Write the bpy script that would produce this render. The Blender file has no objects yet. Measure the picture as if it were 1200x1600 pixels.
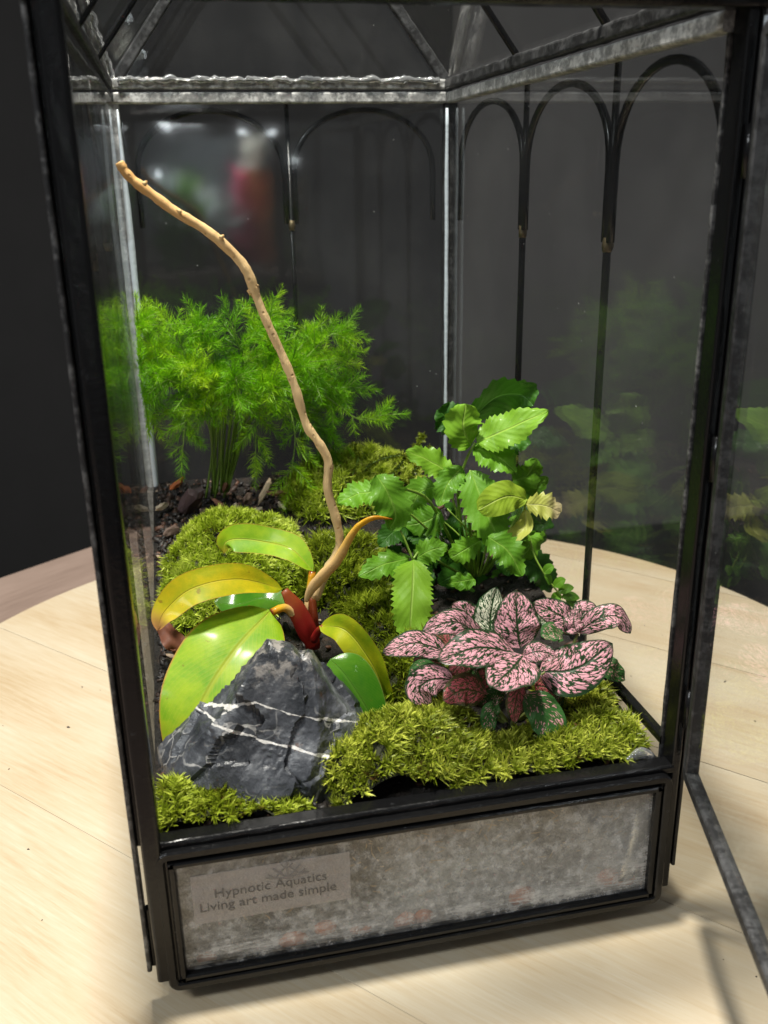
import bpy, bmesh, math, random
import numpy as np
from mathutils import Vector, Matrix, noise as mnoise

# ------------------------------------------------------------------ camera, world, lamps, exposure
SC = bpy.context.scene
COL = SC.collection
F_PX = 1472.61
RR = Vector((0.97653998, -0.21468203, -0.01677214))     # camera right
UU = Vector((0.08826891, 0.32803574, 0.94053238))       # camera up
FF = Vector((0.19641354, 0.91994792, -0.33928976))      # camera forward
CAM = Vector((0.024855, -0.283540, 0.295785))
cd = bpy.data.cameras.new('camera'); cam = bpy.data.objects.new('camera', cd); COL.objects.link(cam)
cam.matrix_world = Matrix(((RR.x, UU.x, -FF.x, CAM.x), (RR.y, UU.y, -FF.y, CAM.y), (RR.z, UU.z, -FF.z, CAM.z), (0, 0, 0, 1)))
cd.sensor_fit = 'VERTICAL'; cd.sensor_height = 24.0; cd.lens = F_PX / 1600 * 24.0
cd.clip_start = 0.01; cd.clip_end = 50
cd.dof.use_dof = True; cd.dof.focus_distance = 0.43; cd.dof.aperture_fstop = 10.0
SC.camera = cam
w = bpy.data.worlds.new('World'); SC.world = w; w.use_nodes = True
bg = w.node_tree.nodes['Background']; bg.inputs[0].default_value = (0.93, 0.96, 1.0, 1); bg.inputs[1].default_value = 0.17

def lamp(name, loc, target, size, power, col):
    ld = bpy.data.lights.new(name, 'AREA'); ld.shape = 'DISK'; ld.size = size; ld.energy = power; ld.color = col
    o = bpy.data.objects.new(name, ld); COL.objects.link(o); o.location = loc
    o.rotation_euler = (Vector(target) - Vector(loc)).to_track_quat('-Z', 'Y').to_euler()
    return o
lamp('ceiling_lamp', (0.03, 0.07, 1.25), (0.1, 0.15, 0.05), 0.10, 31.0, (1.0, 0.95, 0.86))
lamp('front_fill_lamp', (-0.80, -0.55, 1.25), (0.0, 0.1, 0.05), 0.28, 11.5, (0.93, 0.98, 1.0))  # unseen fill, added to brighten front faces and the left of the board
SC.view_settings.view_transform = 'Standard'; SC.view_settings.look = 'None'
SC.view_settings.exposure = 0.0; SC.view_settings.gamma = 1.0
SC.render.engine = 'CYCLES'
SC.cycles.use_denoising = True
SC.cycles.max_bounces = 9; SC.cycles.diffuse_bounces = 3; SC.cycles.adaptive_threshold = 0.02; SC.cycles.transparent_max_bounces = 40; SC.cycles.glossy_bounces = 6
SC.cycles.caustics_reflective = False; SC.cycles.caustics_refractive = False

random.seed(4); RNG = np.random.default_rng(4)
R = math.radians
W, D, HE = 0.20, 0.3215, 0.3378          # inner width, depth, eave height of the case (table top at z = 0)

def ray(px, py):
    return (RR * (px - 600) - UU * (py - 800) + FF * F_PX)
def P(px, py, y):                        # the place in the room, on the upright plane y, where a measured point stands
    d = ray(px, py); return CAM + d * ((y - CAM.y) / d.y)
def PX(px, py, x):
    d = ray(px, py); return CAM + d * ((x - CAM.x) / d.x)
def ground(x, y):
    return 0.067 + 0.125 * y + 0.0015 * math.sin(x * 70) + 0.001 * math.sin(y * 90 + x * 40)

# ------------------------------------------------------------------ helpers
def link(o, parent=None):
    COL.objects.link(o)
    if parent is not None: o.parent = parent
    return o
def tag(o, label=None, cat=None, group=None, kind=None):
    if label: o['label'] = label
    if cat: o['category'] = cat
    if group: o['group'] = group
    if kind: o['kind'] = kind
    return o
def empty(name, loc=(0, 0, 0)):
    o = bpy.data.objects.new(name, None); o.empty_display_size = 0.01
    COL.objects.link(o); o.location = loc
    return o
def mesh_obj(name, verts, faces, mat, parent=None, uvs=None, smooth=True, origin=None):
    """verts in world space; when parented to an Empty at a base, stored relative to it"""
    off = Vector((0, 0, 0))
    if parent is not None:
        q = parent
        while q is not None: off += q.location; q = q.parent
    own = Vector(origin) - off if origin is not None else Vector((0, 0, 0))
    me = bpy.data.meshes.new(name)
    me.from_pydata([tuple(Vector(v) - off - own) for v in verts], [], faces)
    if uvs is not None:
        ul = me.uv_layers.new(name='UVMap')
        for l in me.loops: ul.data[l.index].uv = uvs[l.vertex_index]
    if smooth: me.polygons.foreach_set('use_smooth', [True] * len(me.polygons))
    me.update()
    if mat is not None: me.materials.append(mat)
    o = bpy.data.objects.new(name, me); o.location = own
    return link(o, parent)
def np_mesh(name, V, quads, tris, mat, parent=None, tint=None, smooth=True):
    off = Vector((0, 0, 0)); q = parent
    while q is not None: off += q.location; q = q.parent
    V = V - np.array(off)
    me = bpy.data.meshes.new(name)
    nq, nt = len(quads), len(tris)
    me.vertices.add(len(V)); me.vertices.foreach_set('co', V.astype(np.float32).ravel())
    loops = np.concatenate([quads.ravel(), tris.ravel()]).astype(np.int32)
    me.loops.add(len(loops)); me.loops.foreach_set('vertex_index', loops)
    me.polygons.add(nq + nt)
    st = np.concatenate([np.arange(nq) * 4, nq * 4 + np.arange(nt) * 3]).astype(np.int32)
    me.polygons.foreach_set('loop_start', st)
    if smooth: me.polygons.foreach_set('use_smooth', np.ones(nq + nt, dtype=bool))
    if tint is not None:
        a = me.attributes.new('tint', 'FLOAT', 'POINT'); a.data.foreach_set('value', tint.astype(np.float32))
    me.update(calc_edges=True); me.validate()
    me.materials.append(mat)
    return link(bpy.data.objects.new(name, me), parent)
def unit(a):
    return a / (np.linalg.norm(a, axis=1, keepdims=True) + 1e-12)
def blades(base, dirs, bend, length, width, side=None):
    """narrow tapering leaves: base (n,3), start direction, bend vector added toward the tip"""
    n = len(base); dirs = unit(dirs)
    if side is None: side = RNG.normal(size=(n, 3))
    side = unit(np.cross(dirs, side))
    L = length[:, None]; Wd = width[:, None] * 0.5
    mid = base + dirs * L * 0.5 + bend * L * 0.14
    tip = base + dirs * L + bend * L * 0.5
    V = np.stack([base - side * Wd * 0.7, base + side * Wd * 0.7, mid + side * Wd, mid - side * Wd, tip], 1).reshape(-1, 3)
    k = np.arange(n)[:, None] * 5
    return V, k + np.array([[0, 1, 2, 3]]), k + np.array([[3, 2, 4]])
def rrect(wx, wy, r, n=3):
    pts = []
    for cx, cy, a0 in ((wx/2-r, wy/2-r, 0), (-wx/2+r, wy/2-r, 90), (-wx/2+r, -wy/2+r, 180), (wx/2-r, -wy/2+r, 270)):
        for i in range(n + 1):
            a = R(a0 + 90 * i / n); pts.append((cx + r * math.cos(a), cy + r * math.sin(a)))
    return pts
def bar(name, p0, p1, prof, upv, mat, parent, segs=1, wob=0.0):
    """a straight metal section: 2-D profile (a along side, b along up) run from p0 to p1"""
    p0, p1 = Vector(p0), Vector(p1); d = (p1 - p0).normalized()
    s = d.cross(Vector(upv)).normalized(); u = s.cross(d).normalized()
    n = len(prof); vs = []; fs = []
    for k in range(segs + 1):
        c = p0.lerp(p1, k / segs)
        for (a, b) in prof:
            q = c + s * a + u * b
            if wob:
                q += (s * a + u * b).normalized() * wob * mnoise.noise(q * 260)
            vs.append(q)
    for k in range(segs):
        for i in range(n):
            j = (i + 1) % n
            fs.append((k*n+i, k*n+j, (k+1)*n+j, (k+1)*n+i))
    fs.append(tuple(range(n))[::-1]); fs.append(tuple(segs*n + i for i in range(n)))
    o = mesh_obj(name, vs, fs, mat, parent, smooth=False)
    return o
def spline(pts, n):
    """Catmull-Rom through points"""
    pts = [Vector(p) for p in pts]
    if len(pts) == 2: return [pts[0].lerp(pts[1], i / (n - 1)) for i in range(n)]
    ext = [pts[0] * 2 - pts[1]] + pts + [pts[-1] * 2 - pts[-2]]
    m = len(pts) - 1; out = []
    for i in range(n):
        t = i / (n - 1) * m; k = min(int(t), m - 1); f = t - k
        a, b, c, d = ext[k], ext[k+1], ext[k+2], ext[k+3]
        out.append(0.5 * ((2*b) + (c-a)*f + (2*a-5*b+4*c-d)*f*f + (3*b-a-3*c+d)*f**3))
    return out
def tube(name, pts, radii, mat, parent, n=8, seg=None, bump=0.0, uv=True, flat=1.0):
    path = spline(pts, seg) if seg else [Vector(p) for p in pts]
    m = len(path); vs = []; fs = []; uvs = []
    prev = Vector((0.3, -0.9, 0.2))
    for k, c in enumerate(path):
        d = (path[min(k+1, m-1)] - path[max(k-1, 0)]).normalized()
        s = d.cross(prev).normalized(); u = s.cross(d).normalized(); prev = u
        t = k / (m - 1)
        r = radii if not isinstance(radii, (list, tuple)) else np.interp(t, np.linspace(0, 1, len(radii)), radii)
        for i in range(n):
            a = 2 * math.pi * i / n
            q = c + s * (r * math.cos(a)) + u * (r * flat * math.sin(a))
            if bump: q += (q - c) * bump * mnoise.noise(q * 420)
            vs.append(q); uvs.append((t, i / n))
    for k in range(m - 1):
        for i in range(n):
            j = (i + 1) % n
            fs.append((k*n+i, k*n+j, (k+1)*n+j, (k+1)*n+i))
    fs.append(tuple(range(n))[::-1]); fs.append(tuple((m-1)*n + i for i in range(n)))
    return mesh_obj(name, vs, fs, mat, parent, uvs=uvs)
def slab(name, corners, thick, nrm, mat, parent):
    """a flat pane with real thickness"""
    nrm = Vector(nrm).normalized() * thick
    a = [Vector(c) for c in corners]; n = len(a)
    vs = a + [c + nrm for c in a]
    fs = [tuple(range(n))[::-1], tuple(range(n, 2*n))] + [(i, (i+1) % n, n + (i+1) % n, n + i) for i in range(n)]
    return mesh_obj(name, vs, fs, mat, parent, smooth=False)

# ------------------------------------------------------------------ materials
def new_mat(name):
    m = bpy.data.materials.new(name); m.use_nodes = True
    nt = m.node_tree; nt.nodes.clear()
    out = nt.nodes.new('ShaderNodeOutputMaterial')
    return m, nt, out
class G:
    """small node-graph helper"""
    def __init__(s, name): s.m, s.nt, s.out = new_mat(name)
    def n(s, t, **kw):
        nd = s.nt.nodes.new(t)
        for k, v in kw.items():
            if k.startswith('i_'):
                key = k[2:]; key = int(key) if key.isdigit() else key.replace('_', ' ')
                s.set(nd.inputs[key], v)
            else: setattr(nd, k, v)
        return nd
    def set(s, sock, v):
        if hasattr(v, 'is_output') or hasattr(v, 'links'): s.nt.links.new(v, sock)
        else:
            if hasattr(sock.default_value, '__len__') and not hasattr(v, '__len__'): v = (v,) * len(sock.default_value)
            if hasattr(v, '__len__') and hasattr(sock.default_value, '__len__') and len(v) == 3 and len(sock.default_value) == 4: v = (*v, 1)
            sock.default_value = v
    def math(s, op, a, b=0.0, c=0.0, clamp=False):
        nd = s.nt.nodes.new('ShaderNodeMath'); nd.operation = op; nd.use_clamp = clamp
        s.set(nd.inputs[0], a); s.set(nd.inputs[1], b); s.set(nd.inputs[2], c); return nd.outputs[0]
    def ramp(s, x, stops):
        nd = s.nt.nodes.new('ShaderNodeValToRGB'); s.set(nd.inputs[0], x)
        el = nd.color_ramp.elements
        while len(el) < len(stops): el.new(0.5)
        for e, (p, c) in zip(el, stops): e.position = p; e.color = (*c, 1) if len(c) == 3 else c
        return nd.outputs[0]
    def step(s, x, a, b):
        nd = s.nt.nodes.new('ShaderNodeMapRange'); nd.interpolation_type = 'SMOOTHSTEP'
        s.set(nd.inputs[0], x); nd.inputs[1].default_value = a; nd.inputs[2].default_value = b; return nd.outputs[0]
    def mix(s, f, a, b):
        nd = s.nt.nodes.new('ShaderNodeMix'); nd.data_type = 'RGBA'
        s.set(nd.inputs[0], f); s.set(nd.inputs[6], a); s.set(nd.inputs[7], b); return nd.outputs[2]
    def noise(s, scale, vec=None, detail=4.0, rough=0.55, w=None, dist=0.0):
        nd = s.nt.nodes.new('ShaderNodeTexNoise')
        if w is not None: nd.noise_dimensions = '4D'; s.set(nd.inputs['W'], w)
        nd.inputs['Scale'].default_value = scale; nd.inputs['Detail'].default_value = detail
        nd.inputs['Roughness'].default_value = rough; nd.inputs['Distortion'].default_value = dist
        if vec is not None: s.set(nd.inputs['Vector'], vec)
        return nd.outputs[0]
    def obj(s): return s.nt.nodes.new('ShaderNodeTexCoord').outputs['Object']
    def geo(s): return s.nt.nodes.new('ShaderNodeNewGeometry').outputs['Position']
    def rnd(s): return s.nt.nodes.new('ShaderNodeObjectInfo').outputs['Random']
    def uv(s):
        nd = s.nt.nodes.new('ShaderNodeUVMap'); sp = s.nt.nodes.new('ShaderNodeSeparateXYZ')
        s.nt.links.new(nd.outputs[0], sp.inputs[0]); return sp.outputs[0], sp.outputs[1]
    def comb(s, x, y, z=0.0):
        nd = s.nt.nodes.new('ShaderNodeCombineXYZ'); s.set(nd.inputs[0], x); s.set(nd.inputs[1], y); s.set(nd.inputs[2], z); return nd.outputs[0]
    def mapv(s, vec, scale=(1, 1, 1), rot=(0, 0, 0), loc=(0, 0, 0)):
        nd = s.nt.nodes.new('ShaderNodeMapping'); s.set(nd.inputs[0], vec)
        nd.inputs[1].default_value = loc; nd.inputs[2].default_value = rot; nd.inputs[3].default_value = scale; return nd.outputs[0]
    def bump(s, h, strength=0.3, dist=0.001):
        nd = s.nt.nodes.new('ShaderNodeBump'); nd.inputs['Strength'].default_value = strength; nd.inputs['Distance'].default_value = dist
        s.set(nd.inputs['Height'], h); return nd.outputs[0]
    def bsdf(s, **kw):
        nd = s.nt.nodes.new('ShaderNodeBsdfPrincipled')
        for k, v in kw.items(): s.set(nd.inputs[k.replace('_', ' ')], v)
        return nd
    def leafy(s, col, rough=0.4, trans=0.3, tcol=None, nrm=None, coat=0.0):
        b = s.bsdf(Base_Color=col, Roughness=rough, Specular_IOR_Level=0.26, Coat_Weight=coat, Coat_Roughness=0.15)
        t = s.nt.nodes.new('ShaderNodeBsdfTranslucent'); s.set(t.inputs[0], tcol if tcol is not None else col)
        if nrm is not None: s.set(b.inputs['Normal'], nrm); s.set(t.inputs['Normal'], nrm)
        mx = s.nt.nodes.new('ShaderNodeMixShader'); s.set(mx.inputs[0], trans)
        s.nt.links.new(b.outputs[0], mx.inputs[1]); s.nt.links.new(t.outputs[0], mx.inputs[2])
        s.nt.links.new(mx.outputs[0], s.out.inputs[0]); return s.m
    def done(s, b): s.nt.links.new(b.outputs[0], s.out.inputs[0]); return s.m

def m_frame(name='black_came', base=(0.006, 0.006, 0.0065), wear=(0.05, 0.052, 0.055), amount=0.66, rough=0.20):
    g = G(name); v = g.geo()
    n1 = g.noise(150, v, 6, 0.7); n2 = g.noise(520, v, 4, 0.6)
    k = g.step(g.math('ADD', g.math('MULTIPLY', n1, 0.7), g.math('MULTIPLY', n2, 0.3)), amount - 0.06, amount + 0.10)
    col = g.mix(k, base, wear)
    b = g.bsdf(Base_Color=col, Metallic=0.2, Roughness=g.math('ADD', g.math('MULTIPLY', n2, 0.22), rough - 0.08),
               Specular_IOR_Level=0.38, Normal=g.bump(n2, 0.25, 0.0006))
    return g.done(b)
M_FRAME = m_frame()
M_FRAME_WORN = m_frame('worn_came', (0.026, 0.026, 0.027), (0.075, 0.076, 0.078), 0.50, 0.42)
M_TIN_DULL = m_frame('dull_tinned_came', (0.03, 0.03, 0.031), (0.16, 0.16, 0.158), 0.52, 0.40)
M_TIN = m_frame('tinned_came', (0.24, 0.24, 0.235), (0.60, 0.60, 0.585), 0.50, 0.32)
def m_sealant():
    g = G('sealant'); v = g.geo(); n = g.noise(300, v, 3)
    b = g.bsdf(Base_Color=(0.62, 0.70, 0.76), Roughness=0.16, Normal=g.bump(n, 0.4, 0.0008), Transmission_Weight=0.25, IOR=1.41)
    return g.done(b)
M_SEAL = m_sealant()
g = G('clear_sealant'); M_SEAL_CLEAR = g.done(g.bsdf(Base_Color=(0.92, 0.94, 0.95), Roughness=0.06, Transmission_Weight=0.88, IOR=1.41, Normal=g.bump(g.noise(420, g.geo(), 3), 0.7, 0.001)))
def m_glass(name, dust=0.010, gr=0.012, tint=(0.985, 0.992, 0.988), speck=True, dustcol=(0.75, 0.75, 0.73), film=None):
    g = G(name); v = g.geo()
    lw = g.n('ShaderNodeLayerWeight'); lw.inputs[0].default_value = 0.5
    fres = g.math('ADD', g.math('MULTIPLY', g.math('POWER', lw.outputs['Facing'], 5.0), 0.56), 0.04)
    tr = g.n('ShaderNodeBsdfTransparent'); g.set(tr.inputs[0], tint)
    gl = g.n('ShaderNodeBsdfGlossy'); gl.inputs['Roughness'].default_value = gr
    wob = g.noise(14, v, 2); g.set(gl.inputs['Normal'], g.bump(wob, 0.05, 0.004))
    mx = g.n('ShaderNodeMixShader'); g.set(mx.inputs[0], fres)
    g.nt.links.new(tr.outputs[0], mx.inputs[1]); g.nt.links.new(gl.outputs[0], mx.inputs[2])
    df = g.n('ShaderNodeBsdfDiffuse'); g.set(df.inputs[0], dustcol)
    n1 = g.noise(9, v, 5, 0.6); d = g.math('MULTIPLY', g.step(n1, 0.35, 0.8), dust * 2)
    if film:
        d = g.math('ADD', d, g.math('MULTIPLY', g.step(g.noise(film[1], g.mapv(v, film[2]), 6, 0.7), 0.45, 0.72), film[0]))
    if film:
        sz = g.n('ShaderNodeSeparateXYZ'); g.set(sz.inputs[0], v)
        band = g.math('MULTIPLY', g.step(sz.outputs[2], 0.014, 0.021), g.math('SUBTRACT', 1, g.step(g.math('ADD', sz.outputs[2], g.math('MULTIPLY', g.noise(20, v, 3), 0.02)), 0.026, 0.048)))
        d = g.math('ADD', d, g.math('MULTIPLY', g.math('MULTIPLY', band, g.step(g.noise(30, g.mapv(v, (1.2, 1, 9)), 6, 0.75), 0.40, 0.70)), film[3]))
    if speck:
        vo = g.n('ShaderNodeTexVoronoi'); g.set(vo.inputs['Vector'], v); vo.inputs['Scale'].default_value = 130
        sp = g.math('MULTIPLY', g.math('LESS_THAN', vo.outputs['Distance'], 0.045), g.step(g.noise(22, v), 0.54, 0.6))
        d = g.math('ADD', d, g.math('MULTIPLY', sp, 0.5))
    mz = g.n('ShaderNodeMixShader'); g.set(mz.inputs[0], d)
    g.nt.links.new(mx.outputs[0], mz.inputs[1]); g.nt.links.new(df.outputs[0], mz.inputs[2])
    g.nt.links.new(mz.outputs[0], g.out.inputs[0]); return g.m
M_GLASS = m_glass('pane_glass')
M_GLASS_BACK = m_glass('smeary_back_glass', gr=0.05)
M_GLASS_FRONT = m_glass('dusty_glass', dust=0.10, film=(0.40, 240, (1, 1, 1), 0.55), dustcol=(0.72, 0.73, 0.74))
def m_wood(name, c0, c1, c2, ang, rough=0.42, coat=0.25):
    g = G(name); v = g.geo(); r = g.rnd()
    q = g.mapv(v, (1, 1, 1), (0, 0, -ang))
    sh = g.nt.nodes.new('ShaderNodeVectorMath'); sh.operation = 'ADD'; g.set(sh.inputs[0], q); g.set(sh.inputs[1], g.comb(g.math('MULTIPLY', r, 3.7), g.math('MULTIPLY', r, 1.9), 0))
    q = sh.outputs[0]
    big = g.noise(1.0, g.mapv(q, (5, 22, 5)), 4, 0.55, dist=0.6)
    fine = g.noise(1.0, g.mapv(q, (26, 420, 26)), 5, 0.7)
    fibre = g.noise(1.0, g.mapv(q, (70, 1500, 70)), 3, 0.6)
    blot = g.noise(7, v, 3)
    x = g.math('ADD', g.math('MULTIPLY', big, 0.50), g.math('ADD', g.math('MULTIPLY', fine, 0.36), g.math('MULTIPLY', fibre, 0.14)))
    col = g.ramp(x, [(0.32, c2), (0.47, c1), (0.61, c0)])
    col = g.mix(g.math('MULTIPLY', g.step(blot, 0.48, 0.75), 0.30), col, c1)
    vo = g.n('ShaderNodeTexVoronoi'); g.set(vo.inputs['Vector'], g.mapv(q, (7, 16, 1))); vo.inputs['Scale'].default_value = 1.0
    knot = g.math('MULTIPLY', g.math('SUBTRACT', 1.0, g.step(vo.outputs['Distance'], 0.02, 0.07)), g.step(g.noise(5, v, 1), 0.50, 0.56))
    col = g.mix(g.math('MULTIPLY', knot, 0.75), col, (0.30, 0.13, 0.04))
    pore = g.step(g.noise(1.0, g.mapv(q, (55, 2200, 55)), 2, 0.5), 0.66, 0.72); col = g.mix(g.math('MULTIPLY', pore, 0.45), col, c2)
    hs = g.n('ShaderNodeHueSaturation'); g.set(hs.inputs['Color'], col); g.set(hs.inputs['Value'], g.math('ADD', g.math('MULTIPLY', r, 0.10), 0.95))
    b = g.bsdf(Base_Color=hs.outputs[0], Roughness=g.math('ADD', g.math('MULTIPLY', fine, 0.2), rough - 0.1), Coat_Weight=coat, Coat_Roughness=0.22,
               Normal=g.bump(g.math('ADD', fine, fibre), 0.12, 0.0006))
    return g.done(b)
GRAIN = R(-47.2)
M_PINE = m_wood('pale_pine', (0.55, 0.485, 0.365), (0.50, 0.41, 0.28), (0.41, 0.295, 0.165), GRAIN)
M_WALNUT = m_wood('grey_brown_wood', (0.27, 0.20, 0.165), (0.22, 0.16, 0.13), (0.15, 0.105, 0.085), R(37.6), 0.55, 0.1)
def m_plain(name, col, rough=0.6, nscale=0, namp=0.2, **kw):
    g = G(name)
    if nscale:
        n = g.noise(nscale, g.geo(), 5, 0.6)
        c = g.mix(n, tuple(x * (1 - namp) for x in col), tuple(min(1, x * (1 + namp)) for x in col))
        b = g.bsdf(Base_Color=c, Roughness=rough, Normal=g.bump(n, 0.3, 0.001), **kw)
    else: b = g.bsdf(Base_Color=col, Roughness=rough, **kw)
    return g.done(b)
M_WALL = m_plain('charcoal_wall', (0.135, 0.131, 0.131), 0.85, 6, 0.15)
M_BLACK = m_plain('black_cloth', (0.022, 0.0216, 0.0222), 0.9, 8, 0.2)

# ------------------------------------------------------------------ setting
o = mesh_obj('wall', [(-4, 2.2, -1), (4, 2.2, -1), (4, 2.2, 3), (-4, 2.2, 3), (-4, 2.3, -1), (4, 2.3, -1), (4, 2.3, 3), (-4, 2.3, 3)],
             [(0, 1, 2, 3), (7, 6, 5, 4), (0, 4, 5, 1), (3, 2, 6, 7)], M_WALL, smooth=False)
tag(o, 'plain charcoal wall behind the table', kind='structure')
ex = P(703, 420, 2.12).x  # added panel: its black gives the darker background tone left of the back post
o = mesh_obj('added_dark_panel', [(-4, 2.12, -0.735), (ex, 2.12, -0.735), (ex, 2.12, 2.6), (-4, 2.12, 2.6), (-4, 2.16, -0.735), (ex, 2.16, -0.735), (ex, 2.16, 2.6), (-4, 2.16, 2.6)],
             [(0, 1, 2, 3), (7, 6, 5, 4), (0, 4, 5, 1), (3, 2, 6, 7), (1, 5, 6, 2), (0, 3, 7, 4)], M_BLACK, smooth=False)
tag(o, 'added black panel that darkens the background behind the left part of the case', 'panel')
o = mesh_obj('floor', [(-4, -3, -0.74), (4, -3, -0.74), (4, 2.3, -0.74), (-4, 2.3, -0.74)], [(0, 1, 2, 3)], M_BLACK, smooth=False)
tag(o, 'dark floor under the table', kind='structure')

# brown table under the round board (one far corner lies behind the case)
tb = empty('wooden_table', (-0.3, 0.1, -0.74)); tag(tb, 'grey brown wooden table behind and under the pale round board', 'table')
K = Vector((0.0, 0.6185, -0.025)); e1 = Vector((-0.7915, -0.6112, 0)); e2 = Vector((0.6112, -0.7915, 0))
for i in range(8):
    a = K + e2 * (0.1 * i + (0.0008 if i else 0)); b = K + e2 * (0.1 * (i + 1))
    slab('plank', [a, b, b + e1 * 1.3, a + e1 * 1.3], 0.03, (0, 0, -1), M_WALNUT, tb)
for s, t in ((0.06, 0.06), (0.06, 0.74), (1.24, 0.06), (1.24, 0.74)):
    c = K + e1 * s + e2 * t
    bar('leg', (c.x, c.y, -0.74), (c.x, c.y, -0.0555), rrect(0.06, 0.06, 0.006), e1, M_WALNUT, tb)

# round pale board made of planks
RC = Vector((0.1247, 0.1818, 0)); RAD = 0.3036
rb = empty('round_board', (RC.x, RC.y, -0.022)); tag(rb, 'pale pine round board of joined planks under the terrarium', 'round board')
gd = Vector((math.cos(GRAIN), math.sin(GRAIN), 0)); gn = Vector((-gd.y, gd.x, 0))
s_c = RC.dot(gn)
cuts = [-0.0640, 0.0461, 0.1563, 0.2667, 0.3770, 0.4870]
cuts = [s_c - RAD] + [c for c in cuts if abs(c - s_c) < RAD] + [s_c + RAD]
for a, b in zip(cuts[:-1], cuts[1:]):
    a2, b2 = a + 0.00022, b - 0.00022
    N = 26; up = []; lo = []
    for i in range(N + 1):
        s = a2 + (b2 - a2) * i / N; hgt = math.sqrt(max(RAD**2 - (s - s_c)**2, 1e-8))
        up.append(RC + gn * (s - s_c) + gd * hgt); lo.append(RC + gn * (s - s_c) - gd * hgt)
    loop = up + lo[::-1]
    bv = 0.0006
    def shr(p, k): return RC + (p - RC) * (1 - k / RAD)
    n = len(loop); vs = []
    for z, k in ((0, 0.0025), (-0.0025, 0), (-0.0200, 0), (-0.0225, 0.002)):
        vs += [Vector((shr(p, k).x, shr(p, k).y, z)) for p in loop]
    fs = [tuple(range(n))] + [(r*n + i, (r+1)*n + i, (r+1)*n + (i+1) % n, r*n + (i+1) % n) for r in range(3) for i in range(n)] + [tuple(3*n + i for i in range(n))[::-1]]
    mesh_obj('plank', vs, fs, M_PINE, rb, smooth=False)

# ------------------------------------------------------------------ the glass case
case = empty('glass_terrarium', (W/2, D/2, 0.0)); tag(case, 'tall glass terrarium house with black metal frame, front door swung open', 'terrarium')
ZB, ZP = 0.008, 0.0708            # underside of the case, top of the low front panel
# feet
for fx, fy in ((0.012, 0.02), (0.188, 0.02), (0.012, 0.30), (0.188, 0.30)):
    vs = []; n = 14
    for z, r in ((0.0, 0.0052), (0.006, 0.006), (ZB + 0.0005, 0.006)):
        vs += [(fx + r*math.cos(2*math.pi*i/n), fy + r*math.sin(2*math.pi*i/n), z) for i in range(n)]
    fs = [(k*n+i, k*n+(i+1) % n, (k+1)*n+(i+1) % n, (k+1)*n+i) for k in range(2) for i in range(n)] + [tuple(range(n))[::-1], tuple(2*n+i for i in range(n))]
    mesh_obj('foot', vs, fs, M_FRAME, case)
slab('base_plate', [(0.001, 0.006, ZB), (W-0.001, 0.006, ZB), (W-0.001, D, ZB), (0.001, D, ZB)], 0.003, (0, 0, 1), M_FRAME, case)

def loop_frame(name, x0, x1, z0, z1, rad, prof, mat, parent, place):
    """a came run round a rectangle with rounded corners; prof = (inward, outward) pairs; place(x, z, out) -> world"""
    path = []
    for cx, cz, a0 in ((x1-rad, z1-rad, 0), (x0+rad, z1-rad, 90), (x0+rad, z0+rad, 180), (x1-rad, z0+rad, 270)):
        for i in range(6):
            a = R(a0 + 90 * i / 5); path.append((cx, cz, math.cos(a), math.sin(a)))
    n = len(prof); m = len(path); vs = []
    for cx, cz, ca, sa in path:
        for (inw, outw) in prof:
            vs.append(place(cx + (rad - inw) * ca, cz + (rad - inw) * sa, outw))
    fs = [(k*n+i, k*n+(i+1) % n, ((k+1) % m)*n+(i+1) % n, ((k+1) % m)*n+i) for k in range(m) for i in range(n)]
    return mesh_obj(name, vs, fs, mat, parent, smooth=False)
came = [(0, -0.004), (0, 0.0005), (0.0006, 0.0012), (0.0028, 0.0012), (0.0034, 0.0006), (0.0036, -0.0004), (0.0042, -0.0004), (0.0046, 0.0010),
        (0.0052, 0.0016), (0.0064, 0.0016), (0.0070, 0.0008), (0.0072, -0.0010), (0.0072, -0.004)]
panel = empty('front_panel', (W/2, 0.0, ZB)); panel.parent = case; panel.location = Vector((W/2, 0.0, ZB)) - case.location
pf = loop_frame('panel_frame', 0.0, W, ZB, ZP, 0.0045, came, M_FRAME, panel, lambda x, z, q: (x, -q, z))
slab('panel_pane', [(0.005, 0.001, ZB+0.005), (W-0.005, 0.001, ZB+0.005), (W-0.005, 0.001, ZP-0.005), (0.005, 0.001, ZP-0.005)], 0.002, (0, 1, 0), M_GLASS_FRONT, panel)
bar('panel_cap', (-0.001, 0.0052, ZP+0.0006), (W+0.001, 0.0052, ZP+0.0006), rrect(0.0075, 0.0040, 0.0012), (0, 0, 1), M_FRAME, panel, 40, 0.0003)

# corner posts
tall = HE + 0.004
bar('corner_post', (-0.0006, 0.0030, ZB+0.006), (-0.0006, 0.0030, tall), rrect(0.0068, 0.008, 0.0015), (0, 1, 0), M_FRAME, case, 30, 0.0002)
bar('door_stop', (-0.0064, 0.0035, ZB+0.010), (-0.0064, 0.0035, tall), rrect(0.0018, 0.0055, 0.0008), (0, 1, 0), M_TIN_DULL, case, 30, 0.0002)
bar('post_web', (-0.0047, 0.0050, 0.0725), (-0.0047, 0.0050, tall), rrect(0.0022, 0.0030, 0.0008), (0, 1, 0), M_FRAME, case, 30, 0.0002)
bar('post_web', (-0.0047, 0.0050, 0.018), (-0.0047, 0.0050, 0.044), rrect(0.0022, 0.0030, 0.0008), (0, 1, 0), M_FRAME, case)
bar('corner_post', (W+0.0024, 0.0060, ZB+0.006), (W+0.0024, 0.0060, tall), rrect(0.0040, 0.009, 0.0012), (0, 1, 0), M_FRAME, case, 30, 0.0002)
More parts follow.
